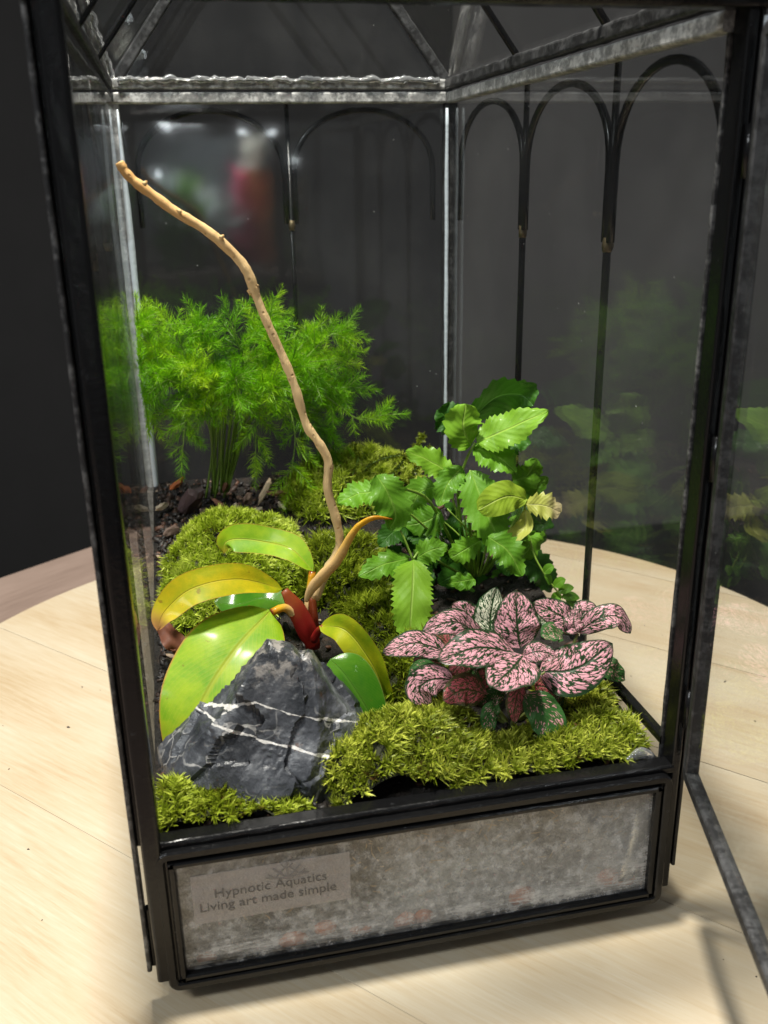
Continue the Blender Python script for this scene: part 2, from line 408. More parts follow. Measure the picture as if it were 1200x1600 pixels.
bar('post_lip', (W+0.0008, 0.0112, ZP), (W+0.0008, 0.0112, tall), rrect(0.0024, 0.0015, 0.0006), (0, 1, 0), M_TIN_DULL, case, 30, 0.0003)
bar('door_glass_edge', (W+0.0048, -0.0008, ZP+0.003), (W+0.0048, -0.0008, HE), rrect(0.0011, 0.0016, 0.0004), (0, 1, 0), M_SEAL, case, 20, 0.0001)  # separate pale bar standing in for the lit edge of the door glass
bar('hinge_post', (W+0.0056, 0.0040, ZB+0.016), (W+0.0056, 0.0040, tall), rrect(0.0016, 0.0050, 0.0007), (0, 1, 0), M_FRAME, case, 20, 0.0002)
bar('corner_post', (-0.0005, D+0.001, ZB), (-0.0005, D+0.001, HE), rrect(0.0075, 0.0075, 0.001), (0, 1, 0), M_TIN, case, 40, 0.0004)
bar('corner_post', (W+0.0005, D+0.001, ZB), (W+0.0005, D+0.001, HE), rrect(0.0085, 0.0075, 0.001), (0, 1, 0), M_FRAME_WORN, case, 40, 0.0004)
tube('sealant_bead', [(0.0022, D-0.0045, z) for z in np.linspace(0.09, HE-0.006, 24)], [0.0016, 0.0020, 0.0018, 0.0022, 0.0017, 0.0020, 0.0022, 0.0014, 0.0005], M_SEAL, case, 8, bump=0.2)
tube('sealant_bead', [(W-0.0030, D-0.0042, z) for z in np.linspace(0.09, HE-0.006, 24)], [0.0011, 0.0013, 0.0010, 0.0014, 0.0012, 0.0013, 0.0010], M_SEAL, case, 8, bump=0.3)
# eaves (two cames, one above the other) and bottom rails
bar('eave_rail', (0, D-0.001, HE), (W, D-0.001, HE), rrect(0.006, 0.0062, 0.0012), (0, 0, 1), M_TIN, case, 60, 0.0003)
bar('eave_rail', (0, D-0.0005, HE+0.0075), (W, D-0.0005, HE+0.0075), rrect(0.006, 0.006, 0.0014), (0, 0, 1), M_TIN, case, 60, 0.0005)
bar('eave_rail', (W, 0.010, HE), (W, D, HE), rrect(0.0062, 0.0062, 0.0012), (0, 0, 1), M_TIN, case, 60, 0.0003)
bar('eave_rail', (W-0.0015, 0.0, HE+0.0075), (W-0.0015, D, HE+0.0075), rrect(0.0062, 0.0062, 0.0014), (0, 0, 1), M_FRAME_WORN, case, 60, 0.0006)
bar('eave_rail', (-0.002, 0.008, HE), (-0.002, D, HE), rrect(0.004, 0.0045, 0.001), (0, 0, 1), M_FRAME_WORN, case, 60, 0.0003)
bar('eave_rail', (-0.001, 0.0, HE+0.0075), (-0.001, D, HE+0.0075), rrect(0.004, 0.0045, 0.001), (0, 0, 1), M_FRAME_WORN, case, 60, 0.0004)
bar('eave_rail', (-0.008, 0.002, HE+0.0070), (W+0.006, 0.002, HE+0.0070), rrect(0.009, 0.010, 0.002), (0, 0, 1), M_FRAME, case, 40, 0.0002)
for x0, x1 in ((0.0, 0.0), (W, W)):
    bar('bottom_rail', (x0, 0.012, ZB+0.003), (x1, D, ZB+0.003), rrect(0.006, 0.006, 0.001), (0, 0, 1), M_FRAME, case)
bar('bottom_rail', (0.003, D, ZB+0.003), (W-0.003, D, ZB+0.003), rrect(0.006, 0.006, 0.001), (0, 0, 1), M_FRAME, case)
# the low rail on the right wall
bar('side_rail', (W+0.0012, 0.0105, 0.0795), (W+0.0012, D-0.004, 0.0795), rrect(0.0042, 0.0040, 0.001), (0, 0, 1), M_FRAME, case)
# panes
zp0, zp1 = ZB + 0.004, HE - 0.001
slab('wall_pane', [(0, 0.006, zp0), (0, D-0.002, zp0), (0, D-0.002, zp1), (0, 0.006, zp1)], 0.002, (-1, 0, 0), M_GLASS, case)
slab('wall_pane', [(W, 0.012, zp0), (W, D-0.002, zp0), (W, D-0.002, zp1), (W, 0.012, zp1)], 0.002, (1, 0, 0), M_GLASS, case)
slab('wall_pane', [(0.002, D, zp0), (W-0.002, D, zp0), (W-0.002, D, zp1), (0.002, D, zp1)], 0.002, (0, 1, 0), M_GLASS_BACK, case)
# sealant smeared along the back eave
pts = []; rad = []
for i in range(150):
    t = i / 149; x = 0.004 + t * (W - 0.012)
    pts.append((x, D-0.0045, HE + 0.0095 + 0.0015*mnoise.noise(Vector((x*130, 2, 0))) + 0.0012*mnoise.noise(Vector((x*420, 7, 0)))))
    rad.append(max(0.0004, 0.0016 + 0.0016*mnoise.noise(Vector((x*110, 0, 3))) + 0.0005*mnoise.noise(Vector((x*600, 0, 9)))))
tube('sealant_bead', pts, rad, M_SEAL_CLEAR, case, 8, bump=0.35)
vs = []
o = tube('sealant_bead', [(W-0.004, 0.0085, 0.073), (W-0.009, 0.0095, 0.0755), (W-0.016, 0.009, 0.0735)], [0.0012, 0.0026, 0.0006], M_SEAL_CLEAR, case, 10, seg=9, bump=0.5, flat=0.6)
# thin bars and arches
def arch(parent, fixed, axis, a, b, top, spring, foot, r, mat):
    pts = []
    c = (a + b) / 2; hw = (b - a) / 2 - r
    def pt(u, z):
        return Vector((fixed, u, z)) if axis == 'y' else Vector((u, fixed, z))
    pts.append(pt(c - hw, foot)); pts.append(pt(c - hw, (foot + spring) / 2))
    for i in range(19):
        t = math.pi * (1 - i / 18); pts.append(pt(c + hw * math.cos(t), spring + (top - spring) * math.sin(t) ** 0.9))
    pts.append(pt(c + hw, (foot + spring) / 2)); pts.append(pt(c + hw, foot))
    return tube('arch_bar', pts, r, mat, parent, 8)
YB = (0.097, 0.1985)
for xs in (W + 0.0040, -0.0042):
    for y in YB: tube('glazing_bar', [(xs, y, ZB+0.005), (xs, y, 0.15), (xs, y, 0.26), (xs, y, HE)], [0.0017, 0.0017, 0.0017, 0.0014], M_FRAME, case, 8)
    ed = (0.012, YB[0], YB[1], D - 0.008)
    for a, b in zip(ed[:-1], ed[1:]):
        arch(case, xs, 'y', a + 0.0006, b - 0.0006, 0.3315, 0.296, 0.2665, 0.0018, M_FRAME)
    for y in YB:
        mesh_b = tube('solder_joint', [(xs, y, 0.2625), (xs, y, 0.265), (xs, y, 0.2685)], [0.0019, 0.0023, 0.0019], m_plain('solder', (0.12, 0.09, 0.045), 0.4, 900, 0.95, Metallic=0.6) if 'solder' not in bpy.data.materials else bpy.data.materials['solder'], case, 8, bump=0.3)
ybk = D + 0.0042
tube('glazing_bar', [(0.0997, ybk, ZB+0.005), (0.0997, ybk, HE)], 0.0014, M_FRAME, case, 8)
tube('solder_joint', [(0.0997, ybk, 0.2625), (0.0997, ybk, 0.265), (0.0997, ybk, 0.2685)], [0.0019, 0.0023, 0.0019], bpy.data.materials['solder'], case, 8, bump=0.3)
arch(case, ybk, 'x', 0.008, 0.0985, 0.3315, 0.296, 0.2665, 0.0018, M_FRAME)
arch(case, ybk, 'x', 0.1009, W - 0.008, 0.3315, 0.296, 0.2665, 0.0018, M_FRAME)
# gable roof
RZ = 0.135; ridge = HE + RZ
for sx, x0 in ((1, 0.0), (-1, W)):
    for y in (D, 0.002):
        bar('rake_bar', (x0, y, HE+0.006), (W/2, y, ridge), rrect(0.0060, 0.0055, 0.001), (0, 1, 0), M_FRAME_WORN if y > .1 else M_FRAME, case, 30, 0.0004)
    for y in YB:
        bar('roof_bar', (x0, y, HE+0.008), (W/2, y, ridge), rrect(0.0030, 0.0030, 0.0008), (0, 1, 0), M_FRAME, case)
    slab('roof_pane', [(x0, 0.005, HE+0.007), (x0, D-0.003, HE+0.007), (W/2, D-0.003, ridge), (W/2, 0.005, ridge)], 0.002, (-sx*0.8, 0, 0.6), M_GLASS, case)
bar('ridge_bar', (W/2, 0.0, ridge+0.002), (W/2, D, ridge+0.002), rrect(0.007, 0.006, 0.0015), (0, 0, 1), M_FRAME, case)
for y in (0.002, D):
    slab('gable_pane', [(0.006, y-0.001, HE+0.009), (W-0.006, y-0.001, HE+0.009), (W/2, y-0.001, ridge-0.004)], 0.002, (0, 1, 0), M_GLASS, case)
# door, swung open towards the camera
door = empty('door', (0, 0, 0)); door.parent = case
hx, hy = W + 0.0042, -0.0042
door.location = Vector((hx, hy, ZP + 0.001)) - case.location
dd = Vector((-0.276, -0.961, 0)).normalized(); dn = Vector((-dd.y, dd.x, 0))     # dn: outward face
dcame = [(0, -0.0022), (0, 0.0022), (0.0006, 0.0026), (0.0040, 0.0026), (0.0045, 0.0020), (0.0045, -0.0020), (0.0040, -0.0026), (0.0006, -0.0026)]
def dplace(u, z, q):
    v = Vector((hx, hy, 0)) + dd * u + dn * q; return (v.x, v.y, z)
loop_frame('door_frame', 0.0, 0.200, ZP + 0.001, HE - 0.002, 0.0045, dcame, M_FRAME_WORN, door, dplace)
slab('door_pane', [dplace(0.004, ZP+0.005, -0.001), dplace(0.196, ZP+0.005, -0.001), dplace(0.196, HE-0.006, -0.001), dplace(0.004, HE-0.006, -0.001)], 0.002, dn, M_GLASS, door)
for z in (0.10, 0.20, 0.30):
    tube('hinge', [(hx-0.0012, hy+0.003, z-0.008), (hx-0.0012, hy+0.003, z+0.008)], 0.0016, M_FRAME, door, 8)

# sticker with its print
g = G('sticker_film'); n = g.noise(35, g.mapv(g.geo(), (1, 1, 3)), 4)
b = g.bsdf(Base_Color=g.mix(n, (0.40, 0.37, 0.355), (0.52, 0.49, 0.47)), Roughness=0.35, Normal=g.bump(g.noise(60, g.mapv(g.geo(), (0.35, 1, 2.5)), 2), 0.5, 0.002))
t = g.n('ShaderNodeBsdfTransparent'); mx = g.n('ShaderNodeMixShader'); mx.inputs[0].default_value = 0.36
g.nt.links.new(t.outputs[0], mx.inputs[1]); g.nt.links.new(b.outputs[0], mx.inputs[2]); g.nt.links.new(mx.outputs[0], g.out.inputs[0])
M_STICK = g.m
ys = 0.0006
c = [P(297, 1369, ys), P(547, 1333, ys), P(548, 1408, ys), P(304, 1441, ys)]
xl = (c[0].x + c[3].x) / 2; xr = (c[1].x + c[2].x) / 2; zt = (c[0].z + c[1].z) / 2; zb = (c[2].z + c[3].z) / 2
st = slab('sticker', [(xl, ys, zb), (xr, ys, zb), (xr, ys, zt), (xl, ys, zt)], 0.00025, (0, 1, 0), M_STICK, panel)
st['label'] = 'grey translucent sticker with two printed lines'
M_INK = m_plain('grey_ink', (0.11, 0.105, 0.10), 0.6)
def text(body, left, right, z, parent):
    cu = bpy.data.curves.new('printed_text', 'FONT'); cu.body = body; cu.size = 1.0; cu.align_x = 'LEFT'; cu.extrude = 0.0
    o = bpy.data.objects.new('printed_text', cu); COL.objects.link(o)
    bpy.context.view_layer.update()
    wd = o.dimensions.x or 8.0
    k = (right - left) / wd
    me = bpy.data.meshes.new_from_object(o.evaluated_get(bpy.context.evaluated_depsgraph_get()))
    bpy.data.objects.remove(o)
    vs = [(left + v.co.x * k, ys - 0.00015, z + v.co.y * k * 1.0) for v in me.vertices]
    fs = [tuple(p.vertices) for p in me.polygons]
    return mesh_obj('printed_text', vs, fs, M_INK, parent, smooth=False)
a, b_ = P(334, 1398, ys), P(509, 1379, ys); text('Hypnotic Aquatics', a.x, b_.x, (a.z + b_.z) / 2, panel)
a, b_ = P(311, 1420, ys), P(524, 1396, ys); text('Living art made simple', a.x, b_.x, (a.z + b_.z) / 2, panel)
q0, q1 = P(1002, 1262, 0.0046), P(978, 1372, 0.0046)
tube('sealant_smear', [q0, q0.lerp(q1, 0.35) + Vector((0.001, 0, 0)), q0.lerp(q1, 0.7), q1], [0.0035, 0.0046, 0.0040, 0.0050], M_SEAL_CLEAR, panel, 14, seg=16, bump=0.25, flat=0.22)
# faint branching emblem above the words
ce = P(449, 1363, ys); vs = []; fs = []
def seg(p, q, wd):
    p, q = Vector(p), Vector(q); d = (q - p).normalized(); s = Vector((-d.y, d.x)) * wd / 2; k = len(vs)
    for r in (p + s, q + s, q - s, p - s): vs.append((ce.x + r.x, ys - 0.00012 - 0.000004 * (k // 4), ce.z + r.y))
    fs.append((k, k+3, k+2, k+1))
for q in ((-0.008, -0.001), (-0.005, 0.0025), (0, 0.005), (0.005, 0.0025), (0.008, -0.001)):
    seg((0, -0.0025), q, 0.0007); seg((q[0]*0.55, q[1]*0.55 - 0.001), (q[0]*0.55 + 0.0022, q[1]*0.55 + 0.0012), 0.0005); seg((q[0]*0.6, q[1]*0.6 - 0.001), (q[0]*0.6 - 0.0022, q[1]*0.6 + 0.001), 0.0005)
mesh_obj('printed_emblem', vs, fs, m_plain('pale_grey_ink', (0.20, 0.19, 0.185), 0.6), panel, smooth=False)

# ------------------------------------------------------------------ substrate
g = G('grey_grit'); v = g.geo()
n1 = g.noise(240, v, 6, 0.75); n2 = g.noise(18, v, 5, 0.6); n3 = g.noise(900, v, 3)
col = g.ramp(g.math('ADD', g.math('MULTIPLY', n1, 0.45), g.math('MULTIPLY', n2, 0.55)), [(0.40, (0.035, 0.033, 0.031)), (0.50, (0.17, 0.165, 0.155)), (0.62, (0.42, 0.42, 0.41))])
M_GRIT = g.done(g.bsdf(Base_Color=col, Roughness=0.75, Normal=g.bump(g.math('ADD', n1, n3), 0.6, 0.002)))
NX = 40
nf_ = 150; bp_ = np.stack([0.02 + RNG.random(nf_) * 0.165, np.full(nf_, 0.0058) + RNG.random(nf_) * 0.0010, 0.024 + RNG.random(nf_) ** 0.6 * 0.036], 1)
dr_ = np.stack([RNG.normal(size=nf_), RNG.normal(size=nf_) * 0.05, RNG.normal(size=nf_) * 0.5], 1)
V_, Q_, T_ = blades(bp_, dr_, RNG.normal(size=(nf_, 3)) * np.array([0.5, 0.0, 0.8]), 0.0015 + 0.0045 * RNG.random(nf_) ** 2, np.full(nf_, 0.0006), np.tile(np.array([[0.0, 1.0, 0.0]]), (nf_, 1)))
V_[:, 1] = np.clip(V_[:, 1], 0.0048, 0.0072)
fm_ = m_plain('pale_fibre', (0.42, 0.31, 0.19), 0.8, 500, 0.5)
tag(np_mesh('root_fibres', V_, Q_, T_, fm_), 'short tan fibres pressed against the low front pane from inside', 'fibres', kind='stuff')
vs = []; fs = []
def boxmesh(x0, x1, y0, y1, z0, z1):
    return [(x0, y0, z0), (x1, y0, z0), (x1, y1, z0), (x0, y1, z0), (x0, y0, z1), (x1, y0, z1), (x1, y1, z1), (x0, y1, z1)], \
           [(3, 2, 1, 0), (4, 5, 6, 7), (0, 1, 5, 4), (1, 2, 6, 5), (2, 3, 7, 6), (3, 0, 4, 7)]
v_, f_ = boxmesh(0.0004, W-0.0004, 0.0075, D-0.0004, 0.0115, 0.0640)
tag(mesh_obj('drainage_layer', v_, f_, M_GRIT, smooth=False), 'grey gritty drainage layer behind the low front panel', 'drainage layer', kind='stuff')
g = G('dark_soil'); v = g.geo()
n1 = g.noise(160, v, 6, 0.7); n2 = g.noise(700, v, 4, 0.6)
col = g.ramp(n1, [(0.36, (0.007, 0.006, 0.005)), (0.54, (0.016, 0.012, 0.009)), (0.70, (0.045, 0.028, 0.018)), (0.82, (0.12, 0.08, 0.05))])
M_SOIL = g.done(g.bsdf(Base_Color=col, Roughness=g.math('ADD', g.math('MULTIPLY', n2, 0.5), 0.3), Normal=g.bump(g.math('ADD', n1, g.math('MULTIPLY', n2, 0.5)), 1.0, 0.004)))
nx, ny = 70, 100; vs = []; fs = []
for j in range(ny + 1):
    for i in range(nx + 1):
        x = 0.0003 + (W - 0.0006) * i / nx; y = 0.0072 + (D - 0.0076) * j / ny
        z = ground(x, y) + 0.0016 * mnoise.noise(Vector((x*150, y*150, 1))) + 0.0012 * mnoise.noise(Vector((x*420, y*420, 5)))
        vs.append((x, y, z))
fs = [(j*(nx+1)+i, j*(nx+1)+i+1, (j+1)*(nx+1)+i+1, (j+1)*(nx+1)+i) for j in range(ny) for i in range(nx)]
nb = len(vs)
ring = [i for i in range(nx+1)] + [j*(nx+1)+nx for j in range(1, ny+1)] + [ny*(nx+1)+i for i in range(nx-1, -1, -1)] + [j*(nx+1) for j in range(ny-1, 0, -1)]
for k in ring: vs.append((vs[k][0], vs[k][1], 0.0645))
m = len(ring)
fs += [(ring[i], nb + i, nb + (i+1) % m, ring[(i+1) % m]) for i in range(m)] + [tuple(nb + i for i in range(m))[::-1]]
tag(mesh_obj('soil', vs, fs, M_SOIL), 'dark crumbly potting soil filling the case', 'soil', kind='stuff')

def chunk_mesh(seed, sx, sy, sz, sub=1, amp=0.35):
    bm = bmesh.new(); bmesh.ops.create_icosphere(bm, subdivisions=sub, radius=1.0)
    for v in bm.verts:
        k = 1 + amp * mnoise.noise(v.co * 1.4 + Vector((seed * 7.3, 1, 2)))
        v.co = Vector((v.co.x * sx, v.co.y * sy, v.co.z * sz)) * k
    vs = [v.co.copy() for v in bm.verts]; fs = [[q.index for q in f.verts] for f in bm.faces]; bm.free(); return vs, fs
# loose crumbs and fibres: one uncountable mass
def crumbs(name, label, mats_cols, n, region, smin, smax, seed):
    rg = np.random.default_rng(seed); base, bf = chunk_mesh(seed, 1, 0.75, 0.6, 1, 0.5)
    B = np.array([tuple(v) for v in base]); Fc = np.array(bf)
    V = []; T = []; tint = []
    for i in range(n):
        x, y = region(rg)
        s = smin + (smax - smin) * rg.random() ** 2.5
        A = np.linalg.qr(rg.normal(size=(3, 3)))[0]
        st_ = np.array([1.0 + rg.random() * 0.8, 1, 0.5 + rg.random() * 0.5])
        V.append((B * st_ * s) @ A.T + np.array([x, y, ground(x, y) + s * 0.3])); T.append(Fc + i * len(B)); tint.append(np.full(len(B), rg.random()))
    return tag(np_mesh(name, np.concatenate(V), np.zeros((0, 4), int), np.concatenate(T), mats_cols, None, np.concatenate(tint), False), label, name.replace('_', ' '), kind='stuff')
def m_tint(name, stops, rough=0.7, nsc=500):
    g = G(name); a = g.n('ShaderNodeAttribute', attribute_name='tint'); n = g.noise(nsc, g.geo(), 4)
    col = g.ramp(g.math('ADD', a.outputs['Fac'], g.math('MULTIPLY', g.math('SUBTRACT', n, 0.5), 0.3)), stops)
    return g.done(g.bsdf(Base_Color=col, Roughness=rough, Normal=g.bump(n, 0.6, 0.001)))
M_CRUMB = m_tint('soil_crumbs', [(0.0, (0.006, 0.005, 0.005)), (0.55, (0.016, 0.011, 0.008)), (0.80, (0.045, 0.022, 0.013)), (0.94, (0.11, 0.045, 0.024)), (1.0, (0.30, 0.22, 0.15))], 0.55)
def reg_all(rg):
    while True:
        x, y = 0.003 + rg.random() * (W - 0.006), 0.012 + rg.random() * (D - 0.016)
        return x, y
def reg_left(rg): return 0.003 + abs(rg.normal()) * 0.006, 0.02 + rg.random() * 0.29
def reg_back(rg): return 0.003 + rg.random() * 0.11, 0.20 + rg.random() * 0.115
crumbs('soil_crumbs', 'loose dark soil crumbs and bark bits strewn over the soil', M_CRUMB, 2600, reg_all, 0.0006, 0.0028, 3)
_g = ground
def reg_table(rg):
    a = rg.random() * 6.283; x, y = 0.1 + math.cos(a) * (0.14 + rg.random() * 0.12), 0.10 + math.sin(a) * (0.16 + rg.random() * 0.12)
    return x, y
ground = lambda x, y: 0.0
crumbs('soil_specks', 'tiny dark soil specks spilled on the pale board', M_CRUMB, 46, reg_table, 0.0003, 0.0009, 31)
ground = _g
crumbs('bark_bits', 'reddish brown bark bits lying thick along the back and left glass', M_CRUMB, 1500, lambda rg: reg_left(rg) if rg.random() < 0.5 else reg_back(rg), 0.0008, 0.0032, 8)

# clay pebbles seen at the bottom behind the front pane
M_CLAY = m_plain('red_clay', (0.42, 0.13, 0.055), 0.8, 300, 0.35)
cl = [(322, 1495, 0.0034), (458, 1470, 0.0050), (508, 1447, 0.0042), (556, 1452, 0.0022), (573, 1450, 0.0020), (632, 1440, 0.0046), (662, 1430, 0.0040), (815, 1399, 0.0056), (948, 1369, 0.0050), (975, 1372, 0.0040)]
PEB = ['farthest left, alone in the bottom corner', 'below the sticker, the larger lower one', 'just right of and below the sticker', 'tiny, left of a touching tiny pair',
       'tiny, right of a touching tiny pair', 'left and larger of the two near the middle', 'right and smaller of the two near the middle', 'large, alone right of the middle', 'larger of the pair at the right end', 'last one at the right end']
for i, (x, y, r) in enumerate(cl):
    q = P(x, y, 0.0080); q.z = max(q.z, 0.0112 + r * 0.7)
    a, f = chunk_mesh(i, r * 1.15, min(r, 0.0034), r * 0.9, 2, 0.25)
    o = mesh_obj('clay_pebble', [Vector(v) + q for v in a], f, M_CLAY, origin=q)
    tag(o, 'reddish clay pebble behind the front pane, ' + PEB[i], 'pebble', 'clay pebbles behind the front pane')

# ------------------------------------------------------------------ moss
def m_moss(name, lo, mid, hi):
    g = G(name); a = g.n('ShaderNodeAttribute', attribute_name='tint')
    n = g.noise(48, g.geo(), 4, 0.6)
    x = g.math('ADD', a.outputs['Fac'], g.math('MULTIPLY', g.math('SUBTRACT', n, 0.5), 1.3))
    col = g.ramp(x, [(0.0, (0.13, 0.065, 0.02)), (0.10, lo), (0.5, mid), (0.95, hi)])
    return g.leafy(col, 0.42, 0.30)
M_MOSS_A = m_moss('star_moss', (0.085, 0.085, 0.011), (0.19, 0.25, 0.011), (0.66, 0.70, 0.11))
M_MOSS_L = m_moss('lime_star_moss', (0.14, 0.14, 0.013), (0.26, 0.34, 0.016), (0.62, 0.70, 0.10))
M_MOSS_B = m_moss('bright_moss', (0.15, 0.22, 0.010), (0.34, 0.45, 0.022), (0.62, 0.70, 0.13))
M_MOSS_C = m_moss('deep_moss', (0.080, 0.105, 0.008), (0.16, 0.215, 0.010), (0.33, 0.40, 0.03))
M_MOUND = m_plain('moss_base', (0.018, 0.020, 0.006), 0.9, 250, 0.6)
def moss(name, label, lobes, spacing, ln, wd, mat, nleaf, seed, spread=0.9):
    """lobes: (cx, cy, rx, ry, height, turn)"""
    rg = np.random.default_rng(seed)
    def hf(x, y):
        best = -1
        for cx, cy, rx, ry, h, tn in lobes:
            ct, sn = math.cos(tn), math.sin(tn); dx, dy = x - cx, y - cy
            u, v = (dx*ct + dy*sn) / rx, (-dx*sn + dy*ct) / ry
            r2 = u*u + v*v + 0.22 * mnoise.noise(Vector((x*85, y*85, seed)))
            if r2 < 1: best = max(best, h * (1 - r2) ** 0.55)
        if best > 0: best += 0.0022 * mnoise.noise(Vector((x*170, y*170, seed + 3))) + 0.0022 * mnoise.noise(Vector((x*75, y*75, seed + 9)))
        return best
    x0 = max(0.0035, min(l[0] - max(l[2], l[3]) for l in lobes)); x1 = min(W - 0.0035, max(l[0] + max(l[2], l[3]) for l in lobes))
    y0 = max(0.0112, min(l[1] - max(l[2], l[3]) for l in lobes)); y1 = min(D - 0.004, max(l[1] + max(l[2], l[3]) for l in lobes))
    cx = sum(l[0] for l in lobes) / len(lobes); cy = sum(l[1] for l in lobes) / len(lobes)
    root = empty(name, (cx, cy, ground(cx, cy))); tag(root, label, 'moss', 'moss cushions on the soil')
    st_ = 0.0022; nx = int((x1-x0)/st_) + 1; ny = int((y1-y0)/st_) + 1
    idx = {}; vs = []; fs = []
    H = [[hf(x0 + i*st_, y0 + j*st_) for i in range(nx+1)] for j in range(ny+1)]
    def vid(i, j):
        if (i, j) not in idx:
            x, y = min(x0 + i*st_, x1), min(y0 + j*st_, y1); idx[(i, j)] = len(vs); vs.append((x, y, ground(x, y) + max(H[j][i], -0.001)))
        return idx[(i, j)]
    for j in range(ny):
        for i in range(nx):
            if max(H[j][i], H[j][i+1], H[j+1][i], H[j+1][i+1]) > 0: fs.append((vid(i, j), vid(i+1, j), vid(i+1, j+1), vid(i, j+1)))
    mesh_obj('mound', vs, fs, M_MOUND, root)
    B = []; N = []; T = []
    gx = np.arange(x0, x1, spacing); gy = np.arange(y0, y1, spacing)
    for y in gy:
        for x in gx:
            xx, yy = x + rg.normal() * spacing * 0.4, y + rg.normal() * spacing * 0.4
            if not (x0 <= xx <= x1 and y0 <= yy <= y1): continue
            h = hf(xx, yy)
            if h <= 0 or mnoise.noise(Vector((xx*120, yy*120, seed + 21))) < -0.56: continue
            e = 0.0012
            dzx = (max(hf(xx+e, yy), 0) - max(hf(xx-e, yy), 0)) / (2*e); dzy = (max(hf(xx, yy+e), 0) - max(hf(xx, yy-e), 0)) / (2*e)
            dzx = max(-2.0, min(2.0, dzx)); dzy = max(-2.0, min(2.0, dzy))
            B.append((xx, yy, ground(xx, yy) + h - 0.0006)); N.append((-dzx, -dzy, 1.0)); T.append(rg.random())
    B = np.array(B); N = unit(np.array(N)); T = np.array(T); n = len(B)
    N = unit(N + rg.normal(size=N.shape) * 0.22)
    pat = np.array([0.5 + mnoise.noise(Vector((b[0]*95, b[1]*95, seed + 8))) for b in B]); T = np.clip(T * 0.7 + 0.3 * pat, 0, 1)
    lenT = ln * (0.55 + 0.5 * rg.random(n) + 0.75 * np.clip(pat, 0, 1))
    Bs = np.repeat(B, nleaf, 0); Ns = np.repeat(N, nleaf, 0); Ts = np.repeat(T, nleaf)
    rnd = rg.normal(size=Bs.shape); tang = unit(rnd - Ns * np.sum(rnd * Ns, 1, keepdims=True))
    sp = (spread * (0.15 + rg.random(len(Bs))))[:, None]
    along = (rg.random(len(Bs)) * 0.7)[:, None]
    dirs = unit(Ns + tang * sp); Ls = np.repeat(lenT, nleaf) * (0.65 + 0.5 * rg.random(len(Bs)))
    Bs = Bs + Ns * along * np.repeat(lenT, nleaf)[:, None] * 0.8
    V, Q, Tr = blades(Bs, dirs, tang * 0.6, Ls, np.full(len(Bs), wd) * (0.7 + 0.6 * rg.random(len(Bs))), tang[:, [1, 2, 0]])
    tn = np.repeat((Ts * 0.75 + rg.random(len(Ts)) * 0.25), 5).reshape(-1, 5) + np.array([-0.16, -0.16, 0.0, 0.0, 0.22])
    o = np_mesh('moss_shoots', V, Q, Tr, mat, root, tn.ravel()); o['kind'] = 'stuff'
    return root
moss('moss_cushion', 'small yellow green star moss cushion in front of the grey rock',
     [(0.024, 0.020, 0.027, 0.013, 0.0052, 0.0), (0.042, 0.015, 0.015, 0.007, 0.0040, 0.2), (0.009, 0.024, 0.008, 0.010, 0.007, 0)], 0.0016, 0.0030, 0.00068, M_MOSS_L, 15, 11, 1.15)
moss('moss_cushion', 'large olive star moss cushion under the pink spotted plant',
     [(0.094, 0.028, 0.031, 0.023, 0.0185, 0.1), (0.134, 0.021, 0.034, 0.014, 0.0065, 0.0), (0.170, 0.026, 0.030, 0.020, 0.0085, 0.1), (0.112, 0.040, 0.022, 0.014, 0.0115, 0), (0.180, 0.050, 0.015, 0.022, 0.0125, 0)],
     0.0016, 0.0032, 0.00070, M_MOSS_A, 15, 12, 1.15)
moss('moss_cushion', 'bright green domed moss cushion behind the yellow leaves',
     [(0.046, 0.195, 0.037, 0.050, 0.026, -0.25), (0.028, 0.160, 0.024, 0.030, 0.014, 0)], 0.0015, 0.0030, 0.0007, M_MOSS_B, 12, 13)
moss('moss_cushion', 'deep green moss patch between the fern and the toothed plant',
     [(0.112, 0.270, 0.030, 0.032, 0.022, 0), (0.140, 0.292, 0.030, 0.020, 0.020, 0)], 0.0018, 0.0042, 0.0007, M_MOSS_B, 12, 14)
moss('moss_cushion', 'moss patch behind the curling orange leaf',
     [(0.100, 0.180, 0.026, 0.034, 0.014, 0), (0.112, 0.130, 0.018, 0.026, 0.010, 0)], 0.0019, 0.0042, 0.0007, M_MOSS_C, 12, 15)
moss('moss_cushion', 'shaded moss patch between the brown tipped leaf and the pink plant',
     [(0.116, 0.082, 0.018, 0.022, 0.012, 0)], 0.0019, 0.0044, 0.0007, M_MOSS_C, 12, 16)

